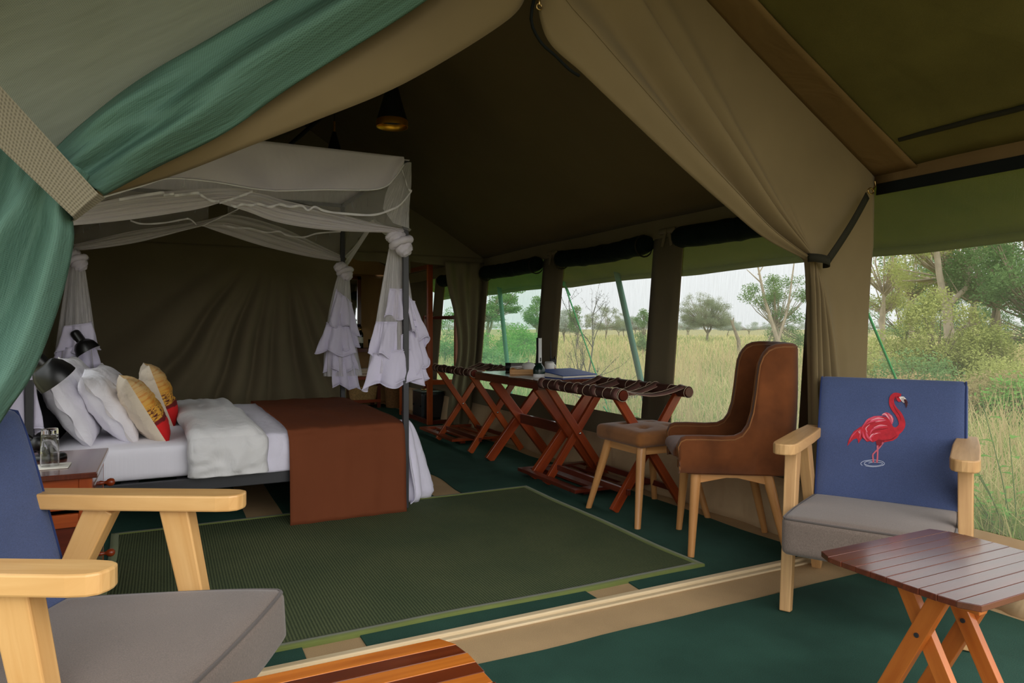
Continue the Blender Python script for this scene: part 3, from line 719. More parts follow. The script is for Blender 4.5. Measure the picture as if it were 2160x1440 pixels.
# dark drape edge across the doorway head
b = MB(); rows = []
for i in range(12):
    t = i / 11; row = []
    for j in range(24):
        s = j / 23; x = 1.60 + .68 * s; zt = 1.86; zb = 1.87 - .15 * s - .02 * math.sin(s * 9)
        row.append(Vector((x, YP - .03 - .02 * math.sin(s * 14), zt + (zb - .05 - zt) * t)))
    rows.append(row)
b.grid(rows); tag(b.build('door_drape', M['canvas_dark'], loc=(1.9, YP, 1.8), solid=.004), 'dark canvas drape edge across the head of the washroom doorway', 'curtain')
# ================================================================== BED
BX0, BX1, BY0, BY1, BT = -.58, 1.30, 4.03, 5.68, 2.10
bed = thing('four_poster_bed', 'dark steel four-poster bed frame carrying the white mosquito net', 'bed', ((BX0 + BX1) / 2, (BY0 + BY1) / 2, 0))
for x in (BX0, BX1):
    for y in (BY0, BY1):
        b = MB(); b.bar((x, y, 0), (x, y, BT), .034, .034, (1, 0, 0)); b.bar((x, y, 0), (x, y, .012), .06, .06, (1, 0, 0)); b.build('post', M['steel'], bed, bevel=.003)
for y in (BY0, BY1):
    b = MB(); b.bar((BX0, y, .272), (BX1, y, .272), .028, .064); b.build('side_rail', M['steel'], bed, bevel=.003)
    b = MB(); b.bar((BX0, y, BT - .012), (BX1, y, BT - .012), .022, .022); b.build('canopy_rail', M['steel'], bed)
for x in (BX0, BX1):
    b = MB(); b.bar((x, BY0, .272), (x, BY1, .272), .028, .064); b.build('end_rail', M['steel'], bed, bevel=.003)
    b = MB(); b.bar((x, BY0, BT - .012), (x, BY1, BT - .012), .022, .022); b.build('canopy_rail', M['steel'], bed)
b = MB(); b.box((BX0 - .005, (BY0 + BY1) / 2, .84), (.03, BY1 - BY0, .05)); b.box((BX0 - .005, (BY0 + BY1) / 2, .60), (.02, BY1 - BY0 - .06, .42))
b.build('headboard', M['steel'], bed, bevel=.004)
for k in range(7):
    b = MB(); x = BX0 + .16 + k * .26; b.bar((x, BY0, .290), (x, BY1, .290), .08, .018); b.build('bed_slat', M['steel'], bed)
b = MB(); b.rbox(((BX0 + BX1) / 2 + .015, (BY0 + BY1) / 2, .396), (BX1 - BX0 - .06, BY1 - BY0 - .05, .188), .045, 14)
tag(b.build('mattress', cloth('striped_mattress_cover', S(236, 233, 242), var=.02, weave=90, wst=.35, wsc=(1, .02, .02)), loc=((BX0 + BX1) / 2, (BY0 + BY1) / 2, .305), weld=True), 'white striped mattress on the four-poster bed', 'mattress')
MT = .49
def drape(x0, x1, off, znear, zfar, puff=0.0, n=44, nx=24, seed=0, edge=None, yn=BY0 - .028, wr=.006, flare=.0, hemw=0):
    """cloth laid over the mattress across its width, hanging at both sides"""
    prof = []
    zt = MT + off; yf = BY1 + .01
    for i in range(n + 1):
        t = i / n
        path = [(yf, zfar), (yf + .005, .43), (yf - .01, zt - .03), (yf - .06, zt), (5.2, zt + .008), (4.85, zt + .01), (4.5, zt + .008), (yn + .09, zt), (yn + .015, zt - .03), (yn - .004, .43), (yn - flare * .5, (znear + .43) / 2), (yn - flare, znear)]
        prof.append(cr(path, t))
    rows = []
    for i, (y, z) in enumerate([(p[0], p[1]) for p in prof]):
        t = i / n; a = prof[max(i - 1, 0)]; c = prof[min(i + 1, n)]; d = Vector((0, c[0] - a[0], c[1] - a[1])).normalized(); nrm = Vector((0, d.z, -d.y)) * 1.0
        if nrm.z < 0 and abs(nrm.z) > .5: nrm = -nrm
        if i > n * .6 and nrm.y > 0: nrm = -nrm
        if i < n * .3 and nrm.y < 0: nrm = -nrm
        row = []
        xl, xr = (edge(t) if edge else (x0, x1))
        for j in range(nx + 1):
            s = j / nx; k = (1 - (2 * s - 1) ** 6) ** .5 if puff else 0
            x = xl + (xr - xl) * s
            hang = sst(.62, .8, t)
            dd = puff * k + wr * nz(x * 7 + seed, t * 9, seed) + hang * hemw * math.sin(x * 38 + seed + 3 * t) * .5 + wr * 1.2 * nz(x * 16, t * 16, seed + 5)
            row.append(Vector((x + .01 * nz(t * 5, seed), y, z)) + nrm * dd)
        rows.append(row)
    return rows
b = MB(); b.grid(drape(.30, BX1 - .03, .026, .305, .31, seed=3, wr=.005, hemw=.006))
rows = []
for i in range(31):              # foot drape falling to the floor
    t = i / 30; row = []
    for j in range(61):
        s = j / 60; y = 4.03 + 1.62 * s
        fl = .05 + .06 * bump(s, .24, .2) + .02 * math.sin(s * 34) + .03 * nz(s * 9, t * 2)
        x = 1.262 + .035 * sst(0, .12, t) + fl * (1 - (1 - t) ** 1.7) * (1 - .22 * sst(.85, 1, t)); z = MT + .028 - .03 * t - (MT - .02) * sst(.0, 1, t) ** .85 * (1 - .35 * sst(.45, 1, s))
        row.append(Vector((x, y + .05 * bump(s, 0, .1) * t, max(z, .012))))
    rows.append(row)
b.grid(rows)
rows = []
for i in range(25):              # corner of the sheet bunched down to the floor behind the post
    t = i / 24; row = []; r0 = (.07 + .20 * t ** .7) * (1 - .12 * sst(.9, 1, t)); cy = 4.16 + .17 * t ** .6
    for j in range(57):
        a = math.radians(-150 + 220 * j / 56); r_ = r0 * (1 + (.05 + .08 * t) * math.sin(a * 11 + 1.5 * t) + .05 * nz(a * 2, t * 3))
        row.append(Vector((1.295 + r_ * math.cos(a), cy + .88 * r_ * math.sin(a), MT + .028 - (MT + .012) * t)))
    rows.append(row)
b.grid(rows)
tag(b.build('bed_sheet', M['sheet'], loc=(.8, 4.85, .53), solid=.004), 'lilac white bed sheet showing beside the rust runner and trailing at the foot post', 'sheet')
def dedge(t):
    return (.06 + .05 * sst(.3, .75, t) + .015 * nz(t * 6), .44 + .07 * sst(.2, .85, t) + .012 * nz(t * 5, 4))
b = MB(); R_ = drape(.1, .5, .024, .315, .32, puff=.055, seed=11, edge=dedge, wr=.012, n=60, nx=30, hemw=.012); b.grid(R_)
tag(b.build('folded_duvet', M['duvet'], loc=(.3, 4.85, .53), solid=.004), 'pale grey folded duvet lying across the middle of the bed', 'duvet')
def redge(t): return (.595 + .022 * sst(.3, .8, t), BX1 - .02 + .0 * t)
b = MB(); b.grid(drape(.62, BX1 - .02, .046, .012, .20, seed=21, edge=redge, wr=.006, n=60, nx=30, flare=.035, yn=BY0 - .05, hemw=.010))
pr = MB()
tag(b.build('bed_runner', M['runner'], loc=(.95, 4.85, .55), solid=.005), 'rust brown bed runner hanging over the foot of the bed to the rug', 'bed runner')
# ---- pillows
def pillow(w_, h_, t_, seed, flange=0.0, nx=26):
    b = MB(); rs = []
    for sg in (1, -1):
        rows = []
        for i in range(nx + 1):
            v = 2 * i / nx - 1; row = []
            for j in range(nx + 1):
                u = 2 * j / nx - 1
                k = max((1 - abs(u) ** 2.6) * (1 - abs(v) ** 2.6), 0) ** .52
                pin = 1 - .07 * (1 - u * u) * abs(v) ** 3; pin2 = 1 - .07 * (1 - v * v) * abs(u) ** 3
                z = sg * t_ / 2 * k + (.014 * nz(u * 3 + seed, v * 3, seed) + .010 * nz(u * 6, v * 6, seed + 3)) * k
                z += -.010 * math.sin(9 * math.atan2(v, u) + seed) * (abs(u * v)) * k
                row.append(Vector((w_ / 2 * u * pin2, h_ / 2 * v * pin - .015 * k * (1 - v) * .0, z)))
            rows.append(row if sg > 0 else row[::-1])
        b.grid(rows, 0 if sg > 0 else 1); rs.append(rows)
    if flange:
        R0 = rs[0]; ring = [R0[i][-1] for i in range(nx + 1)]
        b.grid([ring, [p + Vector((flange, 0, .012 * math.sin(i * .9 + seed))) for i, p in enumerate(ring)]])
        ring = [R0[i][0] for i in range(nx + 1)]
        b.grid([ring, [p + Vector((-flange, 0, .012 * math.sin(i * .7 + seed))) for i, p in enumerate(ring)]])
    return b
def put(o, bottom, lean, h_, yaw=0, roll=0):
    a = lean; up = Vector((-math.sin(a), 0, math.cos(a))); nr = Vector((math.cos(a), 0, math.sin(a)))
    Mx = Matrix((Vector((0, 1, 0)), up, nr)).transposed().to_4x4()
    Mx = Matrix.Rotation(yaw, 4, 'Z') @ Mx @ Matrix.Rotation(roll, 4, 'Z')
    o.matrix_world = Matrix.Translation(Vector(bottom) + Matrix.Rotation(yaw, 3, 'Z') @ (up * h_ / 2)) @ Mx
for (bt, ln, w_, h_, t_, sd, fl, lab, yw, rl) in (
    ((-.335, 4.47, .470), .52, .66, .50, .15, 1, .03, 'big white pillow leaning on the headboard, nearest the nightstand', .0, .0),
    ((-.145, 4.50, .470), .60, .62, .46, .17, 2, .03, 'white pillow between the headboard pillow and the near sunset cushion', .04, .03),
    ((-.335, 5.26, .470), .48, .66, .50, .15, 3, .03, 'white pillow at the far side of the headboard, with crumpled flap', .0, -.02),
    ((-.150, 5.22, .470), .60, .62, .46, .17, 4, .03, 'white pillow behind the far sunset cushion', -.05, .0)):
    o = pillow(w_, h_, t_, sd, fl).build('pillow', [M['white'], M['white']], weld=False)
    put(o, bt, ln, h_, yw, rl); tag(o, lab, 'pillow', 'white bed pillows')
def printm():
    t = NT('sunset_acacia_print'); uv = t.n('ShaderNodeTexCoord'); sp = t.n('ShaderNodeSeparateXYZ'); t.l(uv.outputs['UV'], sp.inputs[0])
    wob = t.noise(t.coord('UV', (3, 9, 1)), 2, 4)
    ad = t.n('ShaderNodeMath', operation='MULTIPLY_ADD'); ad.inputs[1].default_value = .10; t.l(wob, ad.inputs[0]); t.l(sp.outputs[1], ad.inputs[2])
    base = t.ramp(ad.outputs[0], [(.0, S(196, 16, 22)), (.335, S(222, 26, 26)), (.345, S(110, 20, 22)), (.40, S(120, 24, 22)), (.41, S(228, 166, 56)), (.62, S(232, 172, 70)), (.9, S(226, 190, 130))])
    cl = t.ramp(t.noise(t.coord('UV', (2.2, 11, 1)), 2.2, 4), [(.50, (1, 1, 1, 1)), (.62, (.92, .62, .42, 1))])
    m = t.n('ShaderNodeMix', data_type='RGBA', blend_type='MULTIPLY'); t.l(base, m.inputs[6]); t.l(cl, m.inputs[7])
    gt = t.n('ShaderNodeMath', operation='GREATER_THAN'); gt.inputs[1].default_value = .5; t.l(sp.outputs[1], gt.inputs[0]); t.l(gt.outputs[0], m.inputs[0])
    tr = t.ramp(t.noise(t.coord('UV', (7, 13, 1)), 2.6, 5, .75), [(.52, (0, 0, 0, 1)), (.54, (1, 1, 1, 1))])
    bd = t.ramp(sp.outputs[1], [(.33, (0, 0, 0, 1)), (.36, (1, 1, 1, 1)), (.50, (1, 1, 1, 1)), (.56, (0, 0, 0, 1))])
    mu = t.n('ShaderNodeMath', operation='MULTIPLY'); t.l(tr, mu.inputs[0]); t.l(bd, mu.inputs[1])
    m2 = t.n('ShaderNodeMix', data_type='RGBA'); t.l(mu.outputs[0], m2.inputs[0]); t.l(m.outputs[2], m2.inputs[6]); m2.inputs[7].default_value = S(92, 30, 20)
    p = t.bsdf(Roughness=.8); t.l(m2.outputs[2], p.inputs['Base Color']); return t.done(p.outputs[0])
M['print'] = printm()
for (bt, ln, sd, lab, yw) in (((-.005, 4.36, .465), .50, 7, 'cream cushion with a sunset acacia print, nearer the room', .13), ((.035, 4.98, .475), .34, 8, 'cream cushion with a sunset print, standing behind the near one', .10)):
    c = thing('cushion', lab, 'cushion', (0, 0, 0), group='sunset print cushions')
    b = pillow(.42, .42, .16, sd); o = b.build('cover', [M['print'], M['cream']], c, local=True)
    q = MB(); q.tube([(.21 * math.copysign(1, 1) * math.cos(0) * (1 - .07 * (1 - v * v)), .21 * v, .002) for v in np.linspace(-1, 1, 16)], .0025, 5); q.build('piping', M['dark_web'], c, local=True)
    put(c, bt, ln, .42, yw)
# ---- canopy net
can = thing('bed_canopy', 'white mosquito net canopy with ruffled tails knotted at the four bed posts', 'mosquito net', ((BX0 + BX1) / 2, (BY0 + BY1) / 2, BT))
b = MB(); sheet4(b, (BX0 - .02, BY0 - .02, BT + .005), (BX1 + .02, BY0 - .02, BT + .005), (BX1 + .02, BY1 + .02, BT + .005), (BX0 - .02, BY1 + .02, BT + .005), 20, 20, lambda u, v, p: (0, 0, -.04 * math.sin(math.pi * u) * math.sin(math.pi * v)))
b.build('roof_sheet', M['valance'], can, solid=.003)
YN, YFR = BY0 - .03, BY1 + .02
def polyY(pts, Y): return [atY(px, py, Y) for px, py in pts]
def band(topc, botc, Y, n=50, m=14, fold=0.0, k=9, seed=0, conv=None):
    rows = []
    for j in range(m + 1):
        v = j / m; row = []
        for i in range(n + 1):
            u = i / n; p = lerp3(cr(topc, u), cr(botc, u), v)
            p.y = Y + fold * math.sin(v * k + 2 * nz(u * 1.5, seed)) * (.5 + .5 * math.sin(math.pi * u)) + .5 * fold * nz(u * 8, v * 3, seed)
            row.append(p)
        rows.append(row)
    return rows
# near valance: hem taken along its drooping edge
hx = polyY([(100, 452), (200, 425), (300, 398), (358, 380), (444, 386), (533, 403), (600, 405), (665, 405), (735, 404), (800, 400), (826, 378), (847, 351)], YN)
tx = [Vector((p.x, YN, BT + .006)) for p in hx]
rows = []
for j in range(15):
    v = j / 14; row = []
    for i in range(81):
        u = i / 80; p = lerp3(cr(tx, u), cr(hx, u), v)
        p.y = YN - .045 - .018 * v * math.sin(u * 26 + v * 3.5 * (1 if u > .5 else -1) + nz(u * 4)) * sst(0, .3, v) - .008 * v
        row.append(p)
    rows.append(row)
b = MB(); b.grid(rows); b.build('valance', M['valance'], can, solid=.002)
b = MB(); b.tube([p + Vector((0, -.006, 0)) for p in rows[-1]], .0045, 5); b.build('hem_piping', M['white'], can)
# near swags
NR_u = polyY([(478, 418), (533, 404), (600, 421), (690, 442), (780, 468), (852, 482)], YN - .01)
NR_l = polyY([(463, 428), (520, 446), (590, 470), (680, 484), (770, 489), (850, 490)], YN - .01)
NL_u = polyY([(545, 402), (490, 396), (400, 400), (300, 408), (200, 428), (90, 455)], YN - .01)
NL_l = polyY([(463, 428), (420, 440), (360, 450), (280, 462), (180, 473), (90, 480)], YN - .01)
FR_u = polyY([(432, 470), (480, 452), (540, 462), (600, 482), (660, 510), (722, 540)], YFR)
FR_l = polyY([(427, 477), (470, 492), (530, 512), (590, 528), (660, 543), (722, 552)], YFR)
FL_u = polyY([(500, 446), (440, 462), (370, 474), (290, 485), (200, 505), (100, 528)], YFR)
FL_l = polyY([(427, 477), (390, 486), (330, 502), (270, 515), (190, 526), (100, 534)], YFR)
for (u_, l_, Y, sd) in ((NR_u, NR_l, YN - .004, 1), (NL_u, NL_l, YN - .004, 2), (FR_u, FR_l, YFR, 3), (FL_u, FL_l, YFR, 4)):
    b = MB(); b.grid(band(u_, l_, Y, 50, 22, .014, 22, sd)); b.grid(band([lerp3(a, c, .45) for a, c in zip(u_, l_)], l_, Y - .02, 50, 12, .012, 14, sd + 9)); b.build('swag', M['mesh3'], can)
# sheer panels between rail and swags
def panelY(curve, Y, nm='net_panel'):
    cs = sorted(curve, key=lambda p: p.x)
    top = [Vector((p.x, Y, BT)) for p in cs]; rows = []
    for j in range(13):
        v = j / 12; rows.append([lerp3(cr(top, u), cr(cs, u), v) + Vector((0, .012 * math.sin(u * 40 + 6 * v), 0)) for u in np.linspace(0, 1, 70)])
    b = MB(); b.grid(rows); return b.build(nm, M['mesh'], can)
panelY([*NR_u[1:], Vector((BX1 + .01, YN, 1.67))], YN + .03); panelY(NL_u[1:] + [Vector((BX0, YN, 1.62))], YN + .03)
panelY([*FR_u[1:]], YFR - .012); panelY(FL_u[1:], YFR - .012)
# near corner veil and its end panel
b = MB(); cpts = polyY([(826, 378), (812, 410), (808, 440), (830, 470), (862, 482)], YN - .006); ctop = polyY([(847, 350), (852, 345), (858, 343), (864, 342), (869, 342)], YN - .006)
b.grid([[lerp3(a, c, v) + Vector((0, .01 * math.sin(9 * v + 2 * k), 0)) for k, (a, c) in enumerate(zip(ctop, cpts))] for v in np.linspace(0, 1, 10)])
b.build('net_panel', M['mesh2'], can)
rows = []; XE = BX1 + .022
for j in range(20):
    v = j / 19; row = []
    for i in range(60):
        u = i / 59; y = BY0 - .02 + (BY1 - BY0 + .04) * u; zl = 1.82 - .16 * abs(2 * u - 1) ** 1.4
        row.append(Vector((XE + .014 * math.sin(u * 44 + 5 * v) * v, y, BT + (zl - BT) * v)))
    rows.append(row)
b = MB(); b.grid(rows); b.build('net_panel', M['mesh'], can)
for (ya, yb, sd) in ((BY0, 4.86, 0), (BY1, 4.86, 1)):
    uu = [Vector((XE, ya + (yb - ya) * t, 1.70 + .17 * t - .03 * math.sin(math.pi * t))) for t in np.linspace(0, 1, 6)]
    ll = [Vector((XE, ya + (yb - ya) * t, 1.58 + (.24 if sd else .26) * t - (.0 if sd else .02) * math.sin(math.pi * t))) for t in np.linspace(0, 1, 6)]
    rows = []
    for j in range(15):
        v = j / 14; rows.append([lerp3(cr(uu, t), cr(ll, t), v) + Vector((.012 * math.sin(v * 18 + sd) + .004, 0, 0)) for t in np.linspace(0, 1, 30)])
    b = MB(); b.grid(rows); b.build('swag', M['mesh3'], can)
rows = []
for j in range(12):
    v = j / 11; rows.append([Vector((BX0 - .02 + .01 * math.sin(u * 50), BY0 + (BY1 - BY0) * u, BT + (1.8 - .15 * abs(2 * u - 1) - BT) * v)) for u in np.linspace(0, 1, 40)])
b = MB(); b.grid(rows); b.build('net_panel', M['mesh'], can)
# ribbon tapes running through the net
def tape(pts, Y, w_=.008):
    P = polyY(pts, Y); n = 6 * len(P); r0 = []; r1 = []
    for i in range(n + 1):
        t = i / n; p = cr(P, t); tw = i * .9; r0.append(p + Vector((0, .004 * math.sin(tw), w_))); r1.append(p - Vector((0, .004 * math.sin(tw), w_)))
    b = MB(); b.grid([r0, r1]); b.build('ribbon_tape', M['white'], can)
tape([(487, 432), (497, 436), (510, 431), (530, 433), (545, 430), (570, 436), (590, 431), (612, 436), (636, 434), (650, 443), (665, 436), (690, 446), (760, 453), (795, 452), (825, 442), (845, 431), (869, 402)], YN - .04, .006)
tape([(845, 351), (853, 372), (861, 398), (868, 402)], YN - .02, .006)
tape([(252, 418), (260, 420), (340, 406), (346, 411), (366, 409), (372, 412), (415, 407), (425, 412), (445, 423), (462, 424)], YN - .04, .006)
tape([(275, 465), (300, 472), (345, 470), (385, 463), (400, 462), (415, 474)], YFR - .03, .006)
tape([(470, 474), (495, 480), (530, 482), (560, 490), (590, 488), (605, 496), (640, 500), (670, 492), (720, 488)], YFR - .03, .006)
tape([(427, 477), (445, 468), (490, 447), (520, 432)], YFR - .03, .004)
tape([(463, 428), (500, 416), (533, 404)], YN - .03, .006)
# corner tails
def knot(c, r, parent, seed):
    b = MB()
    def lump(ct, rr, sc, sd):
        rows = []
        for i in range(17):
            th = math.pi * i / 16; row = []
            for j in range(29):
                ph = 2 * math.pi * j / 28; d = Vector((math.sin(th) * math.cos(ph), math.sin(th) * math.sin(ph), math.cos(th)))
                q = rr * (1 + .13 * math.sin(6 * ph + 7 * th + sd) + .10 * nz(d.x * 2.5 + sd, d.y * 2.5, d.z * 2.5)); row.append(Vector(ct) + Vector((d.x * q * sc[0], d.y * q * sc[1], d.z * q * sc[2])))
            rows.append(row)
        b.grid(rows)
    lump((c[0] - r * .30, c[1] - .015, c[2] + r * .42), r * .66, (1.05, .8, .8), seed)
    lump((c[0] + r * .22, c[1] - .02, c[2] - r * .30), r * .60, (1, .8, 1.0), seed + 2)
    pts = []
    for i in range(20):
        a = 2 * math.pi * i / 19; pts.append((c[0] + r * .05 + r * .62 * math.cos(a), c[1] - .02 + r * .5 * math.sin(a), c[2] + r * .05 + r * .25 * math.cos(a + .6)))
    b.tube(pts, [r * .26 * (1 + .15 * math.sin(i * 2.1 + seed)) for i in range(20)], 10, cap=False)
    return b.build('knot', M['mesh2'] if 0 else M['valance'], parent)
def tail(cx, cy, zk, zb, rb, seed, tiers, kr=.07, sway=0.0, sq=.55, neck=.04):
    kn = knot((cx, cy - (.07 if seed == 3 else 0), zk), kr, can, seed)
    n = 84
    zt = zk - kr * .15
    def cen(z):
        t = (zt - z) / (zt - zb); return cx + sway * math.sin(t * 3.1), cy
    rows = []
    for i in range(26):
        t = i / 25; z = zt + (zb + .09 - zt) * t; r = neck + (rb - neck) * (t ** .85); x0, y0 = cen(z)
        rows.append([Vector((x0 + r * (1 + .16 * t ** .5 * math.sin(9 * a + seed) + .08 * math.sin(17 * a + 2 * t)) * math.cos(a), y0 + r * sq * (1 + .2 * t ** .5 * math.sin(9 * a + seed)) * math.sin(a), z)) for a in [2 * math.pi * k / n for k in range(n + 1)]])
    b = MB(); b.grid(rows); tl = b.build('net_tail', M['mesh2'], can)
    for k, (a0, span, ztop, tilt, h, fl, ro) in enumerate(tiers):
        rows = []; m = 70
        for i in range(9):
            v = i / 8; row = []
            for j in range(m + 1):
                u = j / m; a = a0 + (u - .5) * span
                zt_ = ztop + tilt * (2 * u - 1); z = zt_ - h * v * (1 + .10 * math.sin(u * 11 + seed + k))
                t = min(max((zt - z) / (zt - zb), 0), 1.1); r = (neck + (rb - neck) * t ** .85) * 1.08 + .006 * k + fl * v + ro
                x0, y0 = cen(z)
                pl = .018 * math.sin(u * span * 7 + seed * 2 + k + .8 * v) * (.35 + v) + .012 * nz(u * 9, v * 2, seed + k)
                row.append(Vector((x0 + (r + pl) * math.cos(a), y0 + (r * sq + pl) * math.sin(a) - .01, z)))
            rows.append(row)
        b = MB(); b.grid(rows); b.tube([p for p in rows[-1]], .0035, 4); b.tube([p for p in rows[0]], .003, 4)
        b.build('ruffle', M['lilac'], tl, solid=.003)
FRT = -math.pi / 2      # towards the camera
tail(1.262, 4.095, 1.600, .735, .150, 3, [
    (FRT + .1, 2.0, 1.33, .0, .17, .012, -.025), (FRT + 1.0, 1.3, 1.27, -.03, .24, .05, .0), (FRT - .75, 1.3, 1.13, .0, .20, .02, .0),
    (FRT + .9, 1.7, 1.10, .05, .25, .03, -.005), (FRT - .5, 2.4, .955, .02, .20, .02, -.005), (FRT + .7, 2.4, .955, .0, .19, .015, -.015)], kr=.085, sq=.45)
tail(1.296, 5.62, 1.545, .62, .135, 5, [
    (FRT + .2, 2.6, 1.345, -.06, .25, .035, .0), (FRT - .6, 2.2, 1.12, -.02, .22, .05, .01), (FRT + .8, 1.6, 1.12, .02, .17, .02, -.005),
    (FRT - .2, 2.6, .96, .0, .2, .01, -.03), (FRT + .4, 2.6, .82, -.01, .2, -.01, -.05)], kr=.08, sway=-.03)
tail(BX0 - .07, 4.08, 1.56, .55, .085, 7, [
    (FRT + .3, 2.8, 1.22, .02, .22, .03, .0), (FRT - .2, 2.8, 1.05, .0, .22, .03, .0), (FRT + .2, 2.8, .82, .02, .24, .02, -.01)], kr=.08)
tail(BX0 + .04, 5.64, 1.56, .70, .12, 9, [
    (FRT + .3, 2.8, 1.12, .02, .18, .02, .0), (FRT + .0, 2.8, .96, .0, .2, .02, .0)], kr=.08)
# ---- nightstands
def nightstand(y0, y1, lab, grp):
    x0, x1, zt = -.70, -.245, .55
    n = thing('nightstand', lab, 'nightstand', ((x0 + x1) / 2, (y0 + y1) / 2, 0), group=grp)
    b = MB(); b.box(((x0 + x1) / 2 + .004, (y0 + y1) / 2, zt - .011), (x1 - x0 + .028, y1 - y0 + .03, .022)); b.build('top', M['mahog'], n, bevel=.004)
    for x in (x0 + .022, x1 - .022):
        for y in (y0 + .022, y1 - .022):
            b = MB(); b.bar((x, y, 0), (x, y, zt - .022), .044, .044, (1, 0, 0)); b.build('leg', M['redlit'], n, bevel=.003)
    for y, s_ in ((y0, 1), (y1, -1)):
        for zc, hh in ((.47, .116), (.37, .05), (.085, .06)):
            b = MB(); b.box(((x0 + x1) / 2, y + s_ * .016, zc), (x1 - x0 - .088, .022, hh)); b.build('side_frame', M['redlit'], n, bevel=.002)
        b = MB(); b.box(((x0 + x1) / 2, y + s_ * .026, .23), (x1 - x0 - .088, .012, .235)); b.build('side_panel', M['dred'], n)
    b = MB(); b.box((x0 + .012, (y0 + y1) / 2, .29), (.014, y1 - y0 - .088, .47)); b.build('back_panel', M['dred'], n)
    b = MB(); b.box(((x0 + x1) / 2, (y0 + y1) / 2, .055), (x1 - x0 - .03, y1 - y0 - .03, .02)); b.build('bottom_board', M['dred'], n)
    kp = [(0, 0), (.011, 0), (.009, .008), (.006, .016), (.007, .024), (.014, .031), (.0175, .041), (.015, .052), (.007, .058), (0, .059)]
    Rk = Matrix.Rotation(math.pi / 2, 3, 'Y')
    for nm, z0, z1, zk in (('drawer', .375, .515, .440), ('door', .06, .365, .140)):
        b = MB(); b.box((x1 - .012, (y0 + y1) / 2, (z0 + z1) / 2), (.022, y1 - y0 - .095, z1 - z0)); b.box((x1 + .0, (y0 + y1) / 2, (z0 + z1) / 2), (.006, y1 - y0 - .16, z1 - z0 - .06)); d = b.build(nm, M['mahog'], n, bevel=.003)
        q = MB(); q.lathe(kp, (x1 - .001, (y0 + y1) / 2 + .05, zk), 18, Rk); q.build('knob', M['red'], d)
    return n
nightstand(3.08, 3.65, 'red brown nightstand with round knobs behind the near wooden armchair', 'bedside nightstands')
nightstand(5.86, 6.40, 'red brown nightstand on the far side of the bed, hidden by the pillows', 'bedside nightstands')
# napkin, glass, lamps, bottle
gb = gp(105, 985, .55)
b = MB(); b.rbox((gb.x + .01, gb.y, .5525), (.115, .115, .005), .002, 6); tag(b.build('napkin', M['paper'], loc=(gb.x, gb.y, .55)), 'white paper napkin under the upturned glass on the nightstand', 'napkin')
b = MB(); b.lathe([(.033, 0), (.032, .05), (.029, .14), None, (.029, .14), (.027, .146), (0, .146)], (gb.x, gb.y, .556), 28); b.lathe([(0, .124), (.02, .123), (.0265, .118), (.0295, .05), (.0305, 0)], (gb.x, gb.y, .556), 28); b.lathe([(.0305, 0), (.033, 0)], (gb.x, gb.y, .556), 28)
tag(b.build('drinking_glass', M['glass'], loc=(gb.x, gb.y, .556)), 'clear tumbler turned upside down on the near nightstand', 'glass')
def aimR(d):
    return Vector(d).normalized().to_track_quat('-Z', 'Y').to_matrix()
def lamp(name, lab, head, d, scale, arm, base=None, cl=None):
    t = thing(name, lab, 'lamp', base if base else cl, group='black reading lamps')
    R = aimR(d); hd = Vector(head); s_ = scale
    b = MB()
    b.lathe([(0, .115 * s_), (.02 * s_, .114 * s_), (.030 * s_, .105 * s_), (.033 * s_, .09 * s_), (.033 * s_, .03 * s_), None, (.033 * s_, .03 * s_), (.05 * s_, .02 * s_), (.068 * s_, -.005 * s_), (.078 * s_, -.04 * s_), (.080 * s_, -.062 * s_)], hd, 32, R); b.build('lamp_shade', M['black'], t)
    b = MB(); b.lathe([(.080 * s_, -.062 * s_), (.077 * s_, -.061 * s_), (.074 * s_, -.038 * s_), (.06 * s_, -.002 * s_), (.0, .01 * s_)], hd, 32, R); b.build('shade_lining', M['plasticw'], t, label='white inner lining of the lamp shade')
    b = MB()
    for a, c, r in arm: b.tube([a, c], r, 10); b.rbox(c, (r * 3.6,) * 3, r * 1.7, 5)
    b.build('arm', M['black'], t)
    if base:
        b = MB(); b.lathe([(0, .022), (.05, .022), (.058, .016), (.06, .0), (0, 0)], base, 30); b.build('base', M['black'], t)
    if cl:
        b = MB(); b.rbox(Vector(cl), (.05, .06, .04), .012, 6); b.tube([Vector(cl) + Vector((.0, 0, .0)), Vector(cl) + Vector((.05, 0, .02))], .006, 8); b.rbox(Vector(cl) + Vector((.055, -.01, .02)), (.018, .03, .018), .007, 5); b.build('clamp', M['chrome'], t)
    return t
h1 = atY(99, 779, 3.46)
lamp('reading_lamp', 'black metal reading lamp on the near nightstand beside the pillows', h1, RT * .48 + FW * .42 + Vector((0, 0, -.75)), 1.0, [(Vector((-.44, 3.46, .56)), Vector((-.47, 3.44, .62)), .016), (Vector((-.47, 3.44, .62)), Vector((-.60, 3.42, .74)), .012), (Vector((-.60, 3.42, .74)), Vector((-.62, 3.47, .93)), .010), (Vector((-.62, 3.47, .93)), h1 + Vector((-.05, .01, .05)), .008)], base=(-.425, 3.46, .55))
h2 = atY(176, 727, 5.56)
lamp('reading_lamp', 'black metal reading lamp clipped high on the far head post', h2, RT * .52 + FW * .12 + Vector((0, 0, -.83)), .98, [(Vector((-.57, 5.62, .97)), h2 + Vector((-.03, .01, .03)), .005), (Vector((-.57, 5.62, .97)), Vector((-.58, 5.62, 1.04)), .006), (Vector((-.58, 5.62, 1.04)), h2 + Vector((-.045, .01, .095)), .004)], cl=(-.575, 5.64, .965))
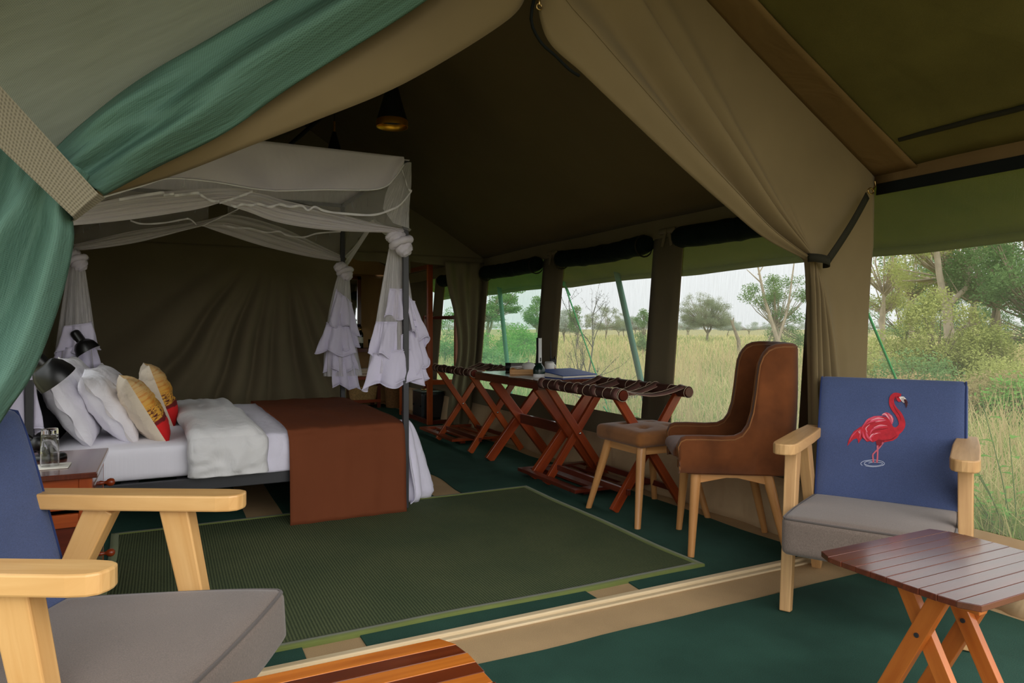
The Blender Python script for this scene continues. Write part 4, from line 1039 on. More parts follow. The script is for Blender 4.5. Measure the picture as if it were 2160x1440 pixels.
def bottle(c, lab, h_=.30):
    t = thing('wine_bottle', lab, 'bottle', c, group='dark bottles'); k = h_ / .30; b = MB()
    b.lathe([(0, 0), (.036, 0), (.038, .01), (.038, .18), (.034, .205), (.018, .23), (.0145, .245), (.0145, .27 * 1)], c, 24); b.build('glass_body', M['bottle'], t)
    b = MB(); b.lathe([(.0152, .245 * k), (.0152, .30 * k), (0, .30 * k)], c, 18); b.build('foil_cap', M['brass'], t)
    b = MB(); b.lathe([(.0386, .07), (.0386, .15)], c, 24); b.build('paper_label', M['paper'], t); return t
bp = atY(181, 765, 6.12); bottle((bp.x, 6.12, .55), 'dark bottle on the far nightstand, its neck showing above the pillows')
# ================================================================== FURNITURE
def strip(pts, ws):
    n = len(pts); L = []; Rr = []
    for i, p in enumerate(pts):
        a = pts[max(i - 1, 0)]; c = pts[min(i + 1, n - 1)]; dx, dy = c[0] - a[0], c[1] - a[1]; l = math.hypot(dx, dy) or 1
        w_ = (ws[i] if isinstance(ws, (list, tuple)) else ws) / 2; L.append((p[0] - dy / l * w_, p[1] + dx / l * w_)); Rr.append((p[0] + dy / l * w_, p[1] - dx / l * w_))
    return L, Rr
# ---- low armchairs (local frame: +y faces forward, +x the sitter's right)
TILT = math.atan2(.14, .5)
def make_armchair(label, loc, rz, wd):
    t = thing('armchair', label, 'armchair', loc, rz, 'low wooden armchairs')
    def B(nm, m, mb, **k): return mb.build(nm, m, t, local=True, **k)
    for s_ in (-1, 1):
        x = s_ * .29
        ol = [(-.036, -.30), (.036, -.30), (.045, -.05), (.045, .27), (.040, .305), (.028, .324), (.008, .33), (-.008, .33), (-.028, .324), (-.040, .305), (-.045, .27), (-.045, -.05)]
        b = MB(); V = [Vector((x + a, c, .608)) for a, c in ol]; b.poly(V, (0, 0, 1), .042)
        for k in range(len(b.f)): b.u[k] = [(b.v[i][1], b.v[i][0] + .3 * b.v[i][2]) for i in b.f[k]]
        B('arm', M[wd], b, bevel=.005)
        b = MB(); b.bar((x, .145, .612), (x, .275, 0), .047, .076, (0, 1, 0), .040, .046); B('leg', M[wd], b, bevel=.004)
        b = MB(); b.bar((x, -.055, .612), (x, -.345, 0), .047, .076, (0, 1, 0), .040, .046); B('leg', M[wd], b, bevel=.004)
        b = MB(); b.bar((x * .93, .27, .272), (x * .93, -.27, .235), .024, .05); B('side_rail', M[wd], b, bevel=.003)
    for y, z in ((.20, .262), (-.24, .235)):
        b = MB(); b.bar((-.29, y, z), (.29, y, z), .028, .05); B('cross_rail', M[wd], b, bevel=.003)
    R = Matrix.Rotation(math.radians(3.5), 3, 'X')
    def fs(p, q):
        k = (1 - p[0] ** 2) * (1 - p[1] ** 2)
        if p[2] > 0: q.z += .018 * max(k, 0) * p[2]
        q.y += .010 * (1 - p[0] ** 2) * (p[1] if p[1] > 0 else 0)
        q.z += -.006 * max(p[1], 0) ** 4 * (1 if p[2] > 0 else -.3)
        q.x += .004 * math.copysign(1, p[0]) * (1 - p[1] ** 2) * abs(p[0])
        return q
    b = MB(); b.rbox((0, .155, .322), (.535, .60, .142), .022, 18, R, fn=fs); st = B('seat_cushion', M['grey'], b, weld=True)
    b = MB()
    def seam(zs, off):
        P = []
        for k in range(121):
            a = k / 120 * 4; e = int(a) % 4; u = (a - int(a)) * 2 - 1
            p = [(u, 1), (1, -u), (-u, -1), (-1, u)][e]
            q = Vector((p[0] * .2675, p[1] * .30, zs * .071)); hx = (.2675, .30)
            r = .022; inn = Vector((max(-(hx[0] - r), min(hx[0] - r, q.x)), max(-(hx[1] - r), min(hx[1] - r, q.y)), zs * (.071 - r)))
            d = Vector((q.x - inn.x, q.y - inn.y, 0))
            if d.length > 1e-6: d.normalize()
            q2 = inn + (d + Vector((0, 0, zs))).normalized() * (r + off)
            P.append(Vector((0, .155, .322)) + R @ fs((p[0], p[1], zs), q2))
        return P
    b.tube(seam(1, .001), .0042, 6, cap=False); b.build('piping', M['piping'], st, local=True)
    Rb = Matrix.Rotation(TILT, 3, 'X')
    n = Vector((0, math.cos(TILT), math.sin(TILT))); cen = Vector((0, -.21, .63)) - n * .045 - Vector((0, -.14, .5)).normalized() * .06
    def fb(p, q):
        if p[1] < 0: q.y -= .015 * (1 - p[0] ** 2) * (1 - p[2] ** 2)
        q.y -= .012 * max(p[2], 0) ** 6
        return q
    b = MB(); b.rbox(cen + Vector((-.012, 0, 0)), (.56, .09, .64), .022, 16, Rb, fn=fb); bk = B('back_cushion', M['blue'], b, weld=True)
    for s_ in (-1, 1):
        b = MB(); xs = s_ * .273 - .012
        P = [cen + Rb @ fb((s_, .98, zz), Vector((xs, .039, zz * .31))) for zz in np.linspace(-1, 1, 14)]
        P.append(cen + Rb @ Vector((xs, .012, .317))); P.append(cen + Rb @ Vector((xs, -.04, .315)))
        b.tube(P, .0045, 6)
        b.build('piping', M['bpiping'], bk, local=True)
    b = MB(); b.bar((-.27, -.335, .60), (.27, -.335, .60), .02, .06); B('back_rail', M[wd], b, bevel=.003)
    return t, bk
fR, fL = Vector((-.871, -.491)), Vector((.877, -.480))
rzR, rzL = math.atan2(-fR.x, fR.y), math.atan2(-fL.x, fL.y)
chR, bkR = make_armchair('wooden armchair with a red flamingo painted on its blue back', (2.529, 1.808, .006), rzR, 'pine_w')
chL, bkL = make_armchair('blond wooden armchair in the left foreground with plain blue back and grey seat', (-.236, 1.894, .006), rzL, 'pine')
# painted flamingo on the right chair's back
def lpt(p):
    q = Vector(p) - Vector((2.529, 1.808, .006)); c, s_ = math.cos(-rzR), math.sin(-rzR); return Vector((q.x * c - q.y * s_, q.x * s_ + q.y * c, q.z))
n_l = Vector((0, math.cos(TILT), math.sin(TILT)))
n_w = Vector((-math.sin(rzR) * n_l.y, math.cos(rzR) * n_l.y, n_l.z))
p0_l = Vector((0, -.21, .63)); p0_w = Vector((-math.sin(rzR) * p0_l.y, math.cos(rzR) * p0_l.y, p0_l.z)) + Vector((2.529, 1.808, .006))
LAY = 0
def fl_poly(mb, pts, mi, lay):
    V = [lpt(atP(1720 + x / 6, 780 + y / 6, p0_w, n_w)) + n_l * (.0016 + .0003 * lay) for x, y in pts]
    mb.add(V, [tuple(range(len(V)))], mi)
def fl_strip(mb, pts, ws, mi, lay, sm=4):
    if sm:
        n = (len(pts) - 1) * sm; P = [tuple(cr([Vector((a, c)) for a, c in pts], i / n)) for i in range(n + 1)]
        W_ = [cr([float(x) for x in ws], i / n) for i in range(n + 1)] if isinstance(ws, (list, tuple)) else ws
    else: P, W_ = pts, ws
    L, R_ = strip(P, W_)
    for i in range(len(P) - 1): fl_poly(mb, [L[i], L[i + 1], R_[i + 1], R_[i]], mi, lay)
fm = [plain('flamingo_red', S(190, 36, 50), .6, .3, var=.22, vs_=40), plain('flamingo_pink', S(222, 82, 106), .6, .3, var=.2, vs_=60), plain('flamingo_pale_pink', S(240, 170, 178), .6, .3), plain('beak_white', S(236, 228, 222), .6, .3), plain('beak_dark', S(70, 24, 32), .5, .3), plain('leg_pink', S(206, 100, 116), .6, .3), plain('flamingo_dark_red', S(136, 22, 36), .6, .3), plain('water_white', S(196, 204, 226), .6, .3)]
b = MB()
fl_poly(b, [(575, 715), (540, 740), (490, 775), (450, 830), (420, 890), (403, 965), (440, 920), (480, 880), (520, 865), (535, 880), (545, 930), (575, 885), (598, 850), (610, 780)], 0, 0)
fl_poly(b, [(970, 690), (985, 720), (1030, 735), (1090, 715), (1115, 750), (1075, 790), (1055, 830), (1035, 860), (980, 895), (900, 910), (855, 920), (810, 965), (775, 945), (765, 900), (725, 915), (690, 900), (655, 910), (620, 880), (590, 830), (560, 760), (590, 710), (630, 660), (680, 615), (740, 585), (800, 580), (850, 585), (905, 600), (945, 640)], 0, 1)
fl_poly(b, [(840, 572), (862, 548), (895, 537), (935, 548), (970, 580), (992, 620), (985, 660), (970, 692), (945, 650), (915, 605), (885, 580)], 1, 2)
fl_strip(b, [(1080, 335), (1040, 322), (1000, 322), (968, 360), (968, 430), (1000, 495), (1050, 555), (1085, 625), (1098, 690), (1070, 745), (1010, 790)], [60, 62, 60, 62, 66, 70, 78, 82, 84, 90, 100], 0, 3)
fl_poly(b, [(1020, 345), (1050, 330), (1075, 350), (1090, 380), (1080, 405), (1050, 405), (1030, 380)], 0, 3)
fl_poly(b, [(1058, 345), (1085, 337), (1118, 338), (1145, 365), (1165, 400), (1172, 440), (1140, 430), (1105, 408), (1075, 372)], 3, 4)
fl_poly(b, [(1120, 372), (1148, 372), (1168, 405), (1170, 440), (1150, 487), (1138, 440), (1128, 410)], 4, 5)
for k in range(3): fl_strip(b, [(1088 + 12 * k, 362 - 6 * k), (1112 + 14 * k, 400), (1132 + 10 * k, 425)], 5, 4, 5, 2)
fl_strip(b, [(1020, 330), (1010, 360), (1020, 400)], [4, 12, 4], 6, 5); fl_strip(b, [(985, 440), (1020, 510), (1065, 575), (1085, 640)], [3, 10, 10, 3], 6, 5)
fl_poly(b, [(765, 900), (800, 880), (880, 895), (840, 945), (800, 985), (775, 945)], 6, 2)
fl_strip(b, [(788, 955), (788, 1080), (780, 1175)], [24, 20, 22], 5, 3); fl_strip(b, [(860, 915), (810, 985), (745, 1050), (728, 1080), (735, 1172)], [22, 18, 18, 18, 20], 5, 2)
for k, (pp, ww, mi) in enumerate([
    ([(590, 740), (660, 640), (760, 600), (850, 590)], [4, 26, 30, 6], 1), ([(640, 690), (740, 640), (860, 632), (900, 640)], [4, 26, 22, 3], 1),
    ([(700, 640), (790, 612), (870, 618)], [3, 14, 4], 2), ([(760, 660), (830, 645), (885, 640)], [3, 12, 4], 2),
    ([(600, 780), (620, 860), (660, 900)], [6, 20, 4], 1), ([(640, 760), (660, 840), (720, 905)], [6, 26, 6], 1), ([(660, 790), (640, 740), (690, 690)], [3, 12, 3], 2),
    ([(690, 820), (720, 760), (800, 720), (900, 705)], [4, 18, 22, 4], 1), ([(740, 730), (820, 700), (910, 708)], [3, 10, 3], 2), ([(680, 880), (720, 820), (820, 795)], [4, 18, 3], 2),
    ([(700, 850), (760, 800), (830, 800)], [3, 10, 3], 1), ([(580, 800), (590, 850), (640, 885)], [3, 10, 3], 6), ([(780, 760), (850, 750), (920, 735)], [3, 10, 3], 6), ([(720, 900), (700, 860), (740, 830)], [3, 14, 3], 1),
    ([(842, 575), (862, 556), (890, 562), (920, 600), (935, 625)], [4, 10, 14, 12, 3], 2), ([(895, 545), (945, 575), (970, 640)], [3, 14, 3], 0), ([(920, 555), (965, 600), (975, 660)], [3, 12, 3], 2),
    ([(430, 910), (470, 830), (540, 760)], [3, 16, 3], 1), ([(560, 870), (570, 810), (575, 750)], [3, 14, 3], 1), ([(540, 770), (560, 800), (560, 760)], [3, 8, 3], 2), ([(860, 890), (960, 880), (1030, 830)], [3, 14, 3], 6)]):
    fl_strip(b, pp, ww, mi, 4 + (k % 3) * .5)
for rx_, ry_, cx_, a0, a1 in ((150, 46, 725, 2.6, 6.9), (110, 30, 740, -.4, 3.0), (135, 40, 735, .2, 2.4), (60, 30, 680, 2.4, 5.4), (90, 18, 760, 3.4, 6.6)):
    P = [(cx_ + rx_ * math.cos(a), 1185 + ry_ * math.sin(a)) for a in np.linspace(a0, a1, 22)]; fl_strip(b, P, 6, 7, 1, 0)
b.build('flamingo_painting', fm, bkR, local=True, label='hand painted red flamingo standing in water')
# ---- slatted folding side tables
def side_table(label, x0, x1, y0, y1, zt, mats, legm, grp, yc, xa, xb, spread):
    t = thing('side_table', label, 'table', ((x0 + x1) / 2, (y0 + y1) / 2, .006), group=grp)
    n = 10; wd = (y1 - y0) / n; ch = .045
    for k in range(n):
        ya, yb = y0 + k * wd + .0004, y0 + (k + 1) * wd - .0004
        e = lambda y: max(0, .05 - (y - y0)) * .55 + max(0, .05 - (y1 - y)) * .55
        j0, j1 = random.uniform(-.002, .002), random.uniform(-.002, .002)
        P = [(x0 + e(ya) + j0, ya, zt - .015), (x1 - e(ya) + j1, ya, zt - .015), (x1 - e(yb) + j1, yb, zt - .015), (x0 + e(yb) + j0, yb, zt - .015)]
        b = MB(); b.poly(P, (0, 0, 1), .015 + random.uniform(-.0004, .0004)); o = random.random() * 9
        for q in range(len(b.f)): b.u[q] = [(b.v[i][0] + o, b.v[i][1] + .4 * b.v[i][2] + o * 1.7) for i in b.f[q]]
        b.build('slat', M[mats[k % len(mats)]], t, bevel=.0014)
    for x in (x0 + .085, x1 - .085):
        b = MB(); b.bar((x, y0 + .03, zt - .03), (x, y1 - .03, zt - .03), .03, .024); b.build('batten', M[legm], t, bevel=.002)
    for i, x in enumerate((xa, xb)):
        s_ = 1 if i == 0 else -1
        for d, off in ((1, -.011), (-1, .011)):
            b = MB(); b.bar((x + off * s_, yc - d * spread * .42, zt - .02), (x + off * s_, yc + d * spread, .008), .022, .042, (0, 1, 0)); b.build('leg', M[legm], t, bevel=.002)
        b = MB(); b.tube([(x - .026, yc, zt * .675), (x + .026, yc, zt * .675)], .006, 10); b.build('pivot_bolt', M['steel'], t)
    for d in (1, -1):
        b = MB(); yy = yc + d * spread * .80; b.bar((xa, yy, .075), (xb, yy, .075), .016, .03); b.build('stretcher', M['legB'], t, bevel=.002)
    return t
side_table('glossy dark slatted folding side table before the flamingo chair', 1.55, 2.07, .885, 1.295, .5, ['mahog'], 'legA', 'slatted folding side tables', 1.09, 1.69, 1.88, .165)
side_table('two tone orange and brown slatted side table at the bottom edge, by the left armchair', -.02, .50, .87, 1.262, .5, ['slatB', 'slatA'], 'legA', 'slatted folding side tables', 1.066, .10, .38, .17)
# ---- folding luggage racks with leather straps
XN, XFA = 2.375, 2.86
def luggage_rack(label, y0, y1, zt):
    t = thing('luggage_rack', label, 'luggage rack', ((XN + XFA) / 2, (y0 + y1) / 2, .006), group='folding luggage racks')
    for x in (XN, XFA):
        b = MB(); b.tube([(x, y0, zt - .03), (x, y1, zt - .03)], .030, 12, smooth=True)
        b.build('top_bar', M['dred'], t)
    for k, y in enumerate((y0 + .085, y1 - .085)):
        for d, off in ((1, -.018), (-1, .018)):
            xa, xb = (XN, XFA) if d > 0 else (XFA, XN)
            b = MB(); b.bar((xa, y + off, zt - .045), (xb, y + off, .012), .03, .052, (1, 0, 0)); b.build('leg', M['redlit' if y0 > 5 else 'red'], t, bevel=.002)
        b = MB(); b.lathe([(0, .0), (.009, 0), (.008, .004), (0, .006)], ((XN + XFA) / 2, y - .037, zt / 2 - .015), 12, Matrix.Rotation(math.pi / 2, 3, 'X')); b.build('pivot_bolt', M['chrome'], t)
    for x, z in ((XN + .09, .12), (XFA - .09, .12)):
        b = MB(); b.bar((x, y0 + .07, z), (x, y1 - .07, z), .022, .035); b.build('stretcher', M['dred'], t, bevel=.002)
    ns = 5; pitch = (y1 - y0 - .10) / (ns - 1)
    for k in range(ns):
        y = y0 + .05 + pitch * k; tw = .02 * math.sin(k * 2.1); sg = .045 + .03 * ((k * 37) % 5) / 5
        path = []
        for i in range(9): a = math.pi * (1.25 - i / 8 * 1.0) ; path.append((XN + .0365 * math.cos(a), zt - .03 + .0365 * math.sin(a)))
        for i in range(1, 14):
            u = i / 14; path.append((XN + (XFA - XN) * u, zt + .003 - sg * math.sin(math.pi * u)))
        for i in range(9): a = math.pi * (.75 - i / 8 * 1.0); path.append((XFA + .0365 * math.cos(a), zt - .03 + .0365 * math.sin(a)))
        hw = .030; n_ = len(path); tl = .006 + .016 * ((k * 53) % 4) / 3
        lf = [Vector((x, y - hw + tw * math.sin(math.pi * i / n_) * 2, z - tl * math.sin(math.pi * i / n_) ** .7)) for i, (x, z) in enumerate(path)]
        rt = [Vector((x, y + hw + tw * math.sin(math.pi * i / n_) * 2, z + .006 * math.sin(math.pi * i / n_))) for i, (x, z) in enumerate(path)]
        b = MB(); b.grid([lf, rt]); s_ = b.build('leather_strap', M['leather2'], t, solid=.0025)
        q = MB(); q.tube([p + Vector((0, -.001, .0025)) for p in lf], .0011, 4); q.tube([p + Vector((0, .001, .0025)) for p in rt], .0011, 4); q.build('edge_stitching', M['stitch'], s_)
        for x in (XN, XFA):
            q = MB(); q.tube([(x, max(y - pitch / 2 + .003, y0 + .004), zt - .03), (x, min(y + pitch / 2 - .003, y1 - .004), zt - .03)], .0345, 14, cap=False); w_ = q.build('leather_wrap', M['leather'], t)
            q = MB(); q.tube([(x + .0375 * math.cos(a), max(y - pitch / 2 + .006, y0 + .006) + .004 * math.sin(2 * a), zt - .03 + .0352 * math.sin(a)) for a in [2 * math.pi * i / 18 for i in range(19)]], .0016, 4, cap=False); q.build('edge_stitching', M['stitch'], w_)
    return t
luggage_rack('folding wooden luggage rack with leather straps at the far end of the desk', 5.46, 6.42, .735)
luggage_rack('folding wooden luggage rack with leather straps between desk and brown chair', 3.30, 4.28, .735)
def floor_rack(label, x0, x1, y0, y1, m_):
    t = thing('shoe_rack', label, 'rack', ((x0 + x1) / 2, (y0 + y1) / 2, .006), group='low slatted floor racks')
    z = .055; fw = .065
    for y in (y0 + fw / 2, y1 - fw / 2):
        b = MB(); b.bar((x0, y, z), (x1, y, z), fw, .024); b.build('end_rail', M[m_], t, bevel=.002)
    for x in (x0 + fw / 2, x1 - fw / 2):
        b = MB(); b.bar((x, y0 + fw, z), (x, y1 - fw, z), fw, .024); b.build('side_rail', M[m_], t, bevel=.002)
    n = 3; sp = (x1 - x0 - 2 * fw) / (n + 1)
    for k in range(n):
        x = x0 + fw + sp * (k + 1); b = MB(); b.bar((x, y0 + fw, z - .002), (x, y1 - fw, z - .002), .075, .018); b.build('slat', M[m_], t, bevel=.002)
    for x in (x0 + .15, x1 - .15):
        for y in (y0 + .12, y1 - .12):
            b = MB(); b.box((x, y, .025), (.05, .05, .038)); b.build('foot', M[m_], t)
    return t
floor_rack('low slatted wooden rack on the floor under the far luggage rack', 2.37, 3.0, 5.97, 6.88, 'red')
floor_rack('low slatted wooden rack on the floor behind the tufted stool', 2.33, 2.98, 3.76, 4.56, 'dred')
# ---- folding desk
dk = thing('folding_desk', 'red brown folding desk with crossed legs between the two luggage racks', 'desk', (2.65, 4.85, .006))
b = MB(); b.box((2.655, 4.87, .713), (.58, 1.12, .018)); b.build('top', M['mahog'], dk, bevel=.004)
for y in (4.33, 5.41):
    b = MB(); b.bar((2.37, y, .680), (2.94, y, .680), .024, .045); b.build('apron', M['dred'], dk, bevel=.002)
for x in (2.378, 2.932):
    b = MB(); b.bar((x, 4.31, .682), (x, 5.43, .682), .024, .05); b.build('apron', M['dred'], dk, bevel=.002)
for y in (4.40, 5.16):
    for d, off in ((1, -.02), (-1, .02)):
        xa, xb = (2.40, 2.92) if d > 0 else (2.92, 2.38)
        b = MB(); b.bar((xa, y + off, .665), (xb, y + off, .012), .038, .074, (1, 0, 0)); b.build('leg', M['red'], dk, bevel=.003)
b = MB(); b.bar((2.655, 4.42, .345), (2.655, 5.14, .345), .03, .075); b.build('stretcher', M['dred'], dk, bevel=.003)
ZD = .722
# things on the desk
c = gp(1137, 796, ZD); c = Vector((c.x, c.y, ZD))
t = thing('camping_lantern', 'tall torch lantern with dark green head standing white end down on the desk', 'torch', c)
b = MB(); b.lathe([(0, 0), (.045, 0), (.0455, .012), (.0455, .028)], c, 28); b.build('lens_ring', M['plasticw'], t)
b = MB(); b.lathe([(.0455, .028), (.046, .05), (.044, .066), (.034, .085), (.024, .098), (.0205, .108)], c, 28); b.build('head', M['dgreen'], t)
b = MB(); b.lathe([(.0205, .108), (.0205, .295), (.018, .300), (0, .300)], c, 28); hb = b.build('handle', M['blackm'], t)
b = MB(); tow = (EYE - c); tow.z = 0; an = math.atan2(tow.y, tow.x) + .55
b.grid([[Vector((c.x + .0212 * math.cos(an + a), c.y + .0212 * math.sin(an + a), c.z + z)) for a in np.linspace(-.75, .75, 9)] for z in (.112, .296)]); b.build('silver_strip', M['plasticw'], hb)
b = MB(); b.grid([[Vector((c.x + .0222 * math.cos(an + a), c.y + .0222 * math.sin(an + a), c.z + z)) for a in np.linspace(-.25, .25, 5)] for z in (.122, .150)]); b.build('switch', M['black'], hb)
for k in range(9):
    b = MB(); b.lathe([(.0215, 0), (.0215, .006)], (c.x, c.y, c.z + .17 + .013 * k), 16) if k < 0 else b.grid([[Vector((c.x + .0214 * math.cos(an - 1.5 + a), c.y + .0214 * math.sin(an - 1.5 + a), c.z + .17 + .013 * k + z)) for a in np.linspace(-.35, .35, 4)] for z in (0, .006)])
    b.build('vent_slot', M['black'], hb)
c = gp(1163, 788, ZD); c = Vector((c.x + .05, c.y + .06, ZD))
t = thing('two_way_radio', 'black two way radio with a long aerial standing on the desk', 'radio', c)
b = MB(); b.rbox(c + Vector((0, 0, .06)), (.055, .036, .12), .010, 8, Matrix.Rotation(-.4, 3, 'Z')); b.build('body', M['blackm'], t)
b = MB(); b.tube([c + Vector((-.016, .01, .115)), c + Vector((-.016, .01, .15)), c + Vector((-.016, .01, .26))], [.008, .005, .0035], 8); b.build('aerial', M['blackm'], t)
b = MB(); b.lathe([(.008, 0), (.008, .018), (0, .019)], c + Vector((.014, -.004, .118)), 12); b.build('knob', M['blackm'], t)
b = MB(); b.box(c + Vector((-.01, -.02, .075)), (.03, .004, .03), rz=-.4); b.build('speaker_grille', M['black'], t)
# bamboo tray with cups
tc_ = Vector((2.675, 4.96, ZD))
t = thing('serving_tray', 'bamboo serving tray with cut handles on the desk', 'tray', tc_)
Rz = Matrix.Rotation(-.5, 3, 'Z')
def tr(p): return tc_ + Rz @ Vector(p)
b = MB(); b.bar(tr((-.17, 0, .006)), tr((.17, 0, .006)), .23, .01); b.build('base', M['bamboo'], t)
for s_ in (-1, 1):
    b = MB(); b.bar(tr((-.175, s_ * .118, .022)), tr((.175, s_ * .118, .022)), .01, .042); b.build('side', M['bamboo'], t, bevel=.002)
    ol = [(-.118, 0), (.118, 0), (.118, .04), (.06, .05), (-.06, .05), (-.118, .04)]
    b = MB(); b.poly([tr((s_ * .175, y, z + .001)) for y, z in ol], Rz @ Vector((.01, 0, 0)), s_ if s_ > 0 else -1); en = b.build('end', M['bamboo'], t)
    q = MB(); q.poly([tr((s_ * .1752 + s_ * .011, y, z)) for y, z in ((-.035, .026), (.035, .026), (.04, .032), (.035, .038), (-.035, .038), (-.04, .032))], Rz @ Vector((.002, 0, 0)), 1); q.build('handle_hole', M['blackm'], en)
p = tr((-.035, -.04, .011))
t = thing('sugar_bowl', 'small white lidded sugar bowl in the bamboo tray', 'bowl', p)
b = MB(); b.lathe([(0, 0), (.028, 0), (.033, .010), (.052, .042), (.054, .060)], p, 26); b.build('bowl_body', M['ceramic'], t)
b = MB(); b.lathe([(.054, .060), (.046, .073), (.022, .083), (.006, .087), (.005, .094), (.009, .10), (0, .105)], p, 24); b.build('lid', M['ceramic'], t)
for k, (dx, dy, lab) in enumerate(((.13, .02, 'white mug at the right end of the tray, farther from the blue binder'), (.135, -.075, 'white mug nearest the radio at the right end of the tray'))):
    p = tr((dx, dy, .012))
    t = thing('mug', lab, 'mug', p, group='white mugs in the tray')
    b = MB(); b.lathe([(.036, 0), (.037, .02), (.035, .08), None, (.035, .08), (.031, .088), (.02, .086), (0, .086)], p, 26); b.build('mug_body', M['ceramic'], t)
    b = MB(); b.tube([p + Vector((.036 + .02 * math.sin(a), 0, .045 + .022 * math.cos(a))) for a in np.linspace(0, math.pi, 9)], .005, 7); b.build('handle', M['ceramic'], t)
p = tr((-.12, -.03, .011)); b = MB()
for k in range(3): b.bar(p + Vector((-.05 + .01 * k, -.01, .012 + .012 * k)), p + Vector((.05, .03 - .02 * k, .016 + .014 * k)), .04, .004)
tag(b.build('tea_sachets', M['paper'], loc=p), 'paper tea sachets leaning in the bamboo tray', 'sachets')
p = atX(1072, 770, 2.74); a = Vector((2.62, 5.36, ZD + .037)); e = Vector((2.885, 5.23, ZD + .037)); t = thing('vacuum_flask', 'steel vacuum flask with black ends lying on the desk', 'flask', (2.78, 5.2, ZD))
d = (e - a); b = MB(); b.tube([a + d * .1, a + d * .12, a + d * .8, a + d * .84], [.033, .036, .036, .03], 20); b.build('steel_body', M['flask'], t)
b = MB(); b.tube([a, a + d * .02, a + d * .16], [.034, .037, .037], 20); b.tube([a + d * .83, a + d * .86, a + d * .98, a + d], [.03, .034, .034, .028], 20); b.build('black_end', M['blackm'], t)
# ring binder (wedge) and papers
cB = Vector((2.735, 4.53, ZD)); Rb_ = Matrix.Rotation(-1.42, 3, 'Z')
def bt(x, y, z): return cB + Rb_ @ Vector((x, y, z))
t = thing('ring_binder', 'blue ring binder lying on the near end of the desk', 'binder', cB)
b = MB(); b.poly([bt(-.15, -.17, .004), bt(.16, -.17, .004), bt(.16, .17, .004), bt(-.15, .17, .004)], (0, 0, 1), -.004); b.poly([bt(-.152, -.17, .052), bt(.16, -.17, .022), bt(.16, .17, .022), bt(-.152, .17, .052)], (0, 0, 1), .004); b.poly([bt(-.152, -.17, 0), bt(-.152, .17, 0), bt(-.152, .17, .055), bt(-.152, -.17, .055)], Rb_ @ Vector((-1, 0, 0)), .003); b.build('cover', M['binder'], t)
b = MB(); b.poly([bt(-.148, -.162, .006), bt(.152, -.162, .006), bt(.152, -.162, .020), bt(-.148, -.162, .046)], Rb_ @ Vector((0, 1, 0)), .324); b.build('pages', M['paper'], t)
b = MB(); b.poly([Vector((2.44 + x, 4.62 + y, ZD + .001)) for x, y in ((-.03, -.12), (.13, -.06), (.05, .15), (-.11, .09))], (0, 0, 1), .002)
tag(b.build('paper_sheet', M['paper'], loc=(2.46, 4.62, ZD)), 'loose white paper sheet in front of the blue binder', 'paper')
# ---- tufted stool
st_ = thing('footstool', 'square tan velvet stool with tufted top and wooden legs beside the brown chair', 'stool', (2.55, 3.31, .006))
SCX, SCY = 2.55, 3.315
def ft(p, q):
    if p[2] > 0:
        k = max((1 - p[0] ** 2) * (1 - p[1] ** 2), 0); q.z += .016 * k
        for dx in (-.42, .42):
            for dy in (-.42, .42): q.z -= .024 * math.exp(-((p[0] - dx) ** 2 + (p[1] - dy) ** 2) / .018) * (p[2] > .9)
    return q
b = MB(); b.rbox((SCX, SCY, .475), (.44, .44, .088), .03, 26, fn=ft); sc_ = b.build('seat_cushion', M['velvet2'], st_, weld=True)
for dx in (-.42, .42):
    for dy in (-.42, .42):
        q = MB(); q.rbox((SCX + dx * .22, SCY + dy * .22, .507), (.016, .016, .008), .0039, 5); q.build('tuft_button', M['velvet'], sc_)
for a, c in ((-1, -1), (1, -1), (1, 1), (-1, 1)):
    b = MB(); b.tube([(SCX + a * .155, SCY + c * .155, .436), (SCX + a * .25, SCY + c * .245, 0.0)], [.028, .017], 14); b.build('leg', M['beech'], st_)
for a in (-1, 1):
    b = MB(); b.bar((SCX - .155, SCY + a * .155, .408), (SCX + .155, SCY + a * .155, .408), .02, .05); b.build('apron', M['beech'], st_, bevel=.002)
    b = MB(); b.bar((SCX + a * .155, SCY - .155, .408), (SCX + a * .155, SCY + .155, .408), .02, .05); b.build('apron', M['beech'], st_, bevel=.002)
# ---- brown velvet wing chair
fC = Vector((-.837, .546)); rzC = math.atan2(-fC.x, fC.y)
wc = thing('wing_chair', 'brown velvet wing chair with high sides and splayed wooden legs', 'chair', (2.53, 2.667, .006), rzC)
side = [(.245, .47), (.250, .545), (.238, .570), (.215, .580), (.15, .582), (.05, .580), (-.01, .584), (-.045, .602), (-.072, .645), (-.088, .71), (-.096, .80), (-.100, .88), (-.105, .935), (-.118, .975), (-.140, 1.002), (-.170, 1.016), (-.205, 1.020)]
HWX, TH = .262, .062
path = [(-HWX, y, h) for y, h in side]
for a in np.linspace(0, math.pi / 2, 8)[1:]: path.append((-HWX + .10 - .10 * math.cos(a), -.205 - .085 * math.sin(a), 1.02))
for x in np.linspace(-HWX + .10, HWX - .10, 9)[1:-1]: path.append((x, -.29 - .012 * (1 - (x / .16) ** 2), 1.02))
path = path + [(-x, y, h) for x, y, h in path[:len(side) + 7][::-1]]
outer = [Vector((x, y, 0)) for x, y, h in path]
cols = []
n_ = len(path)
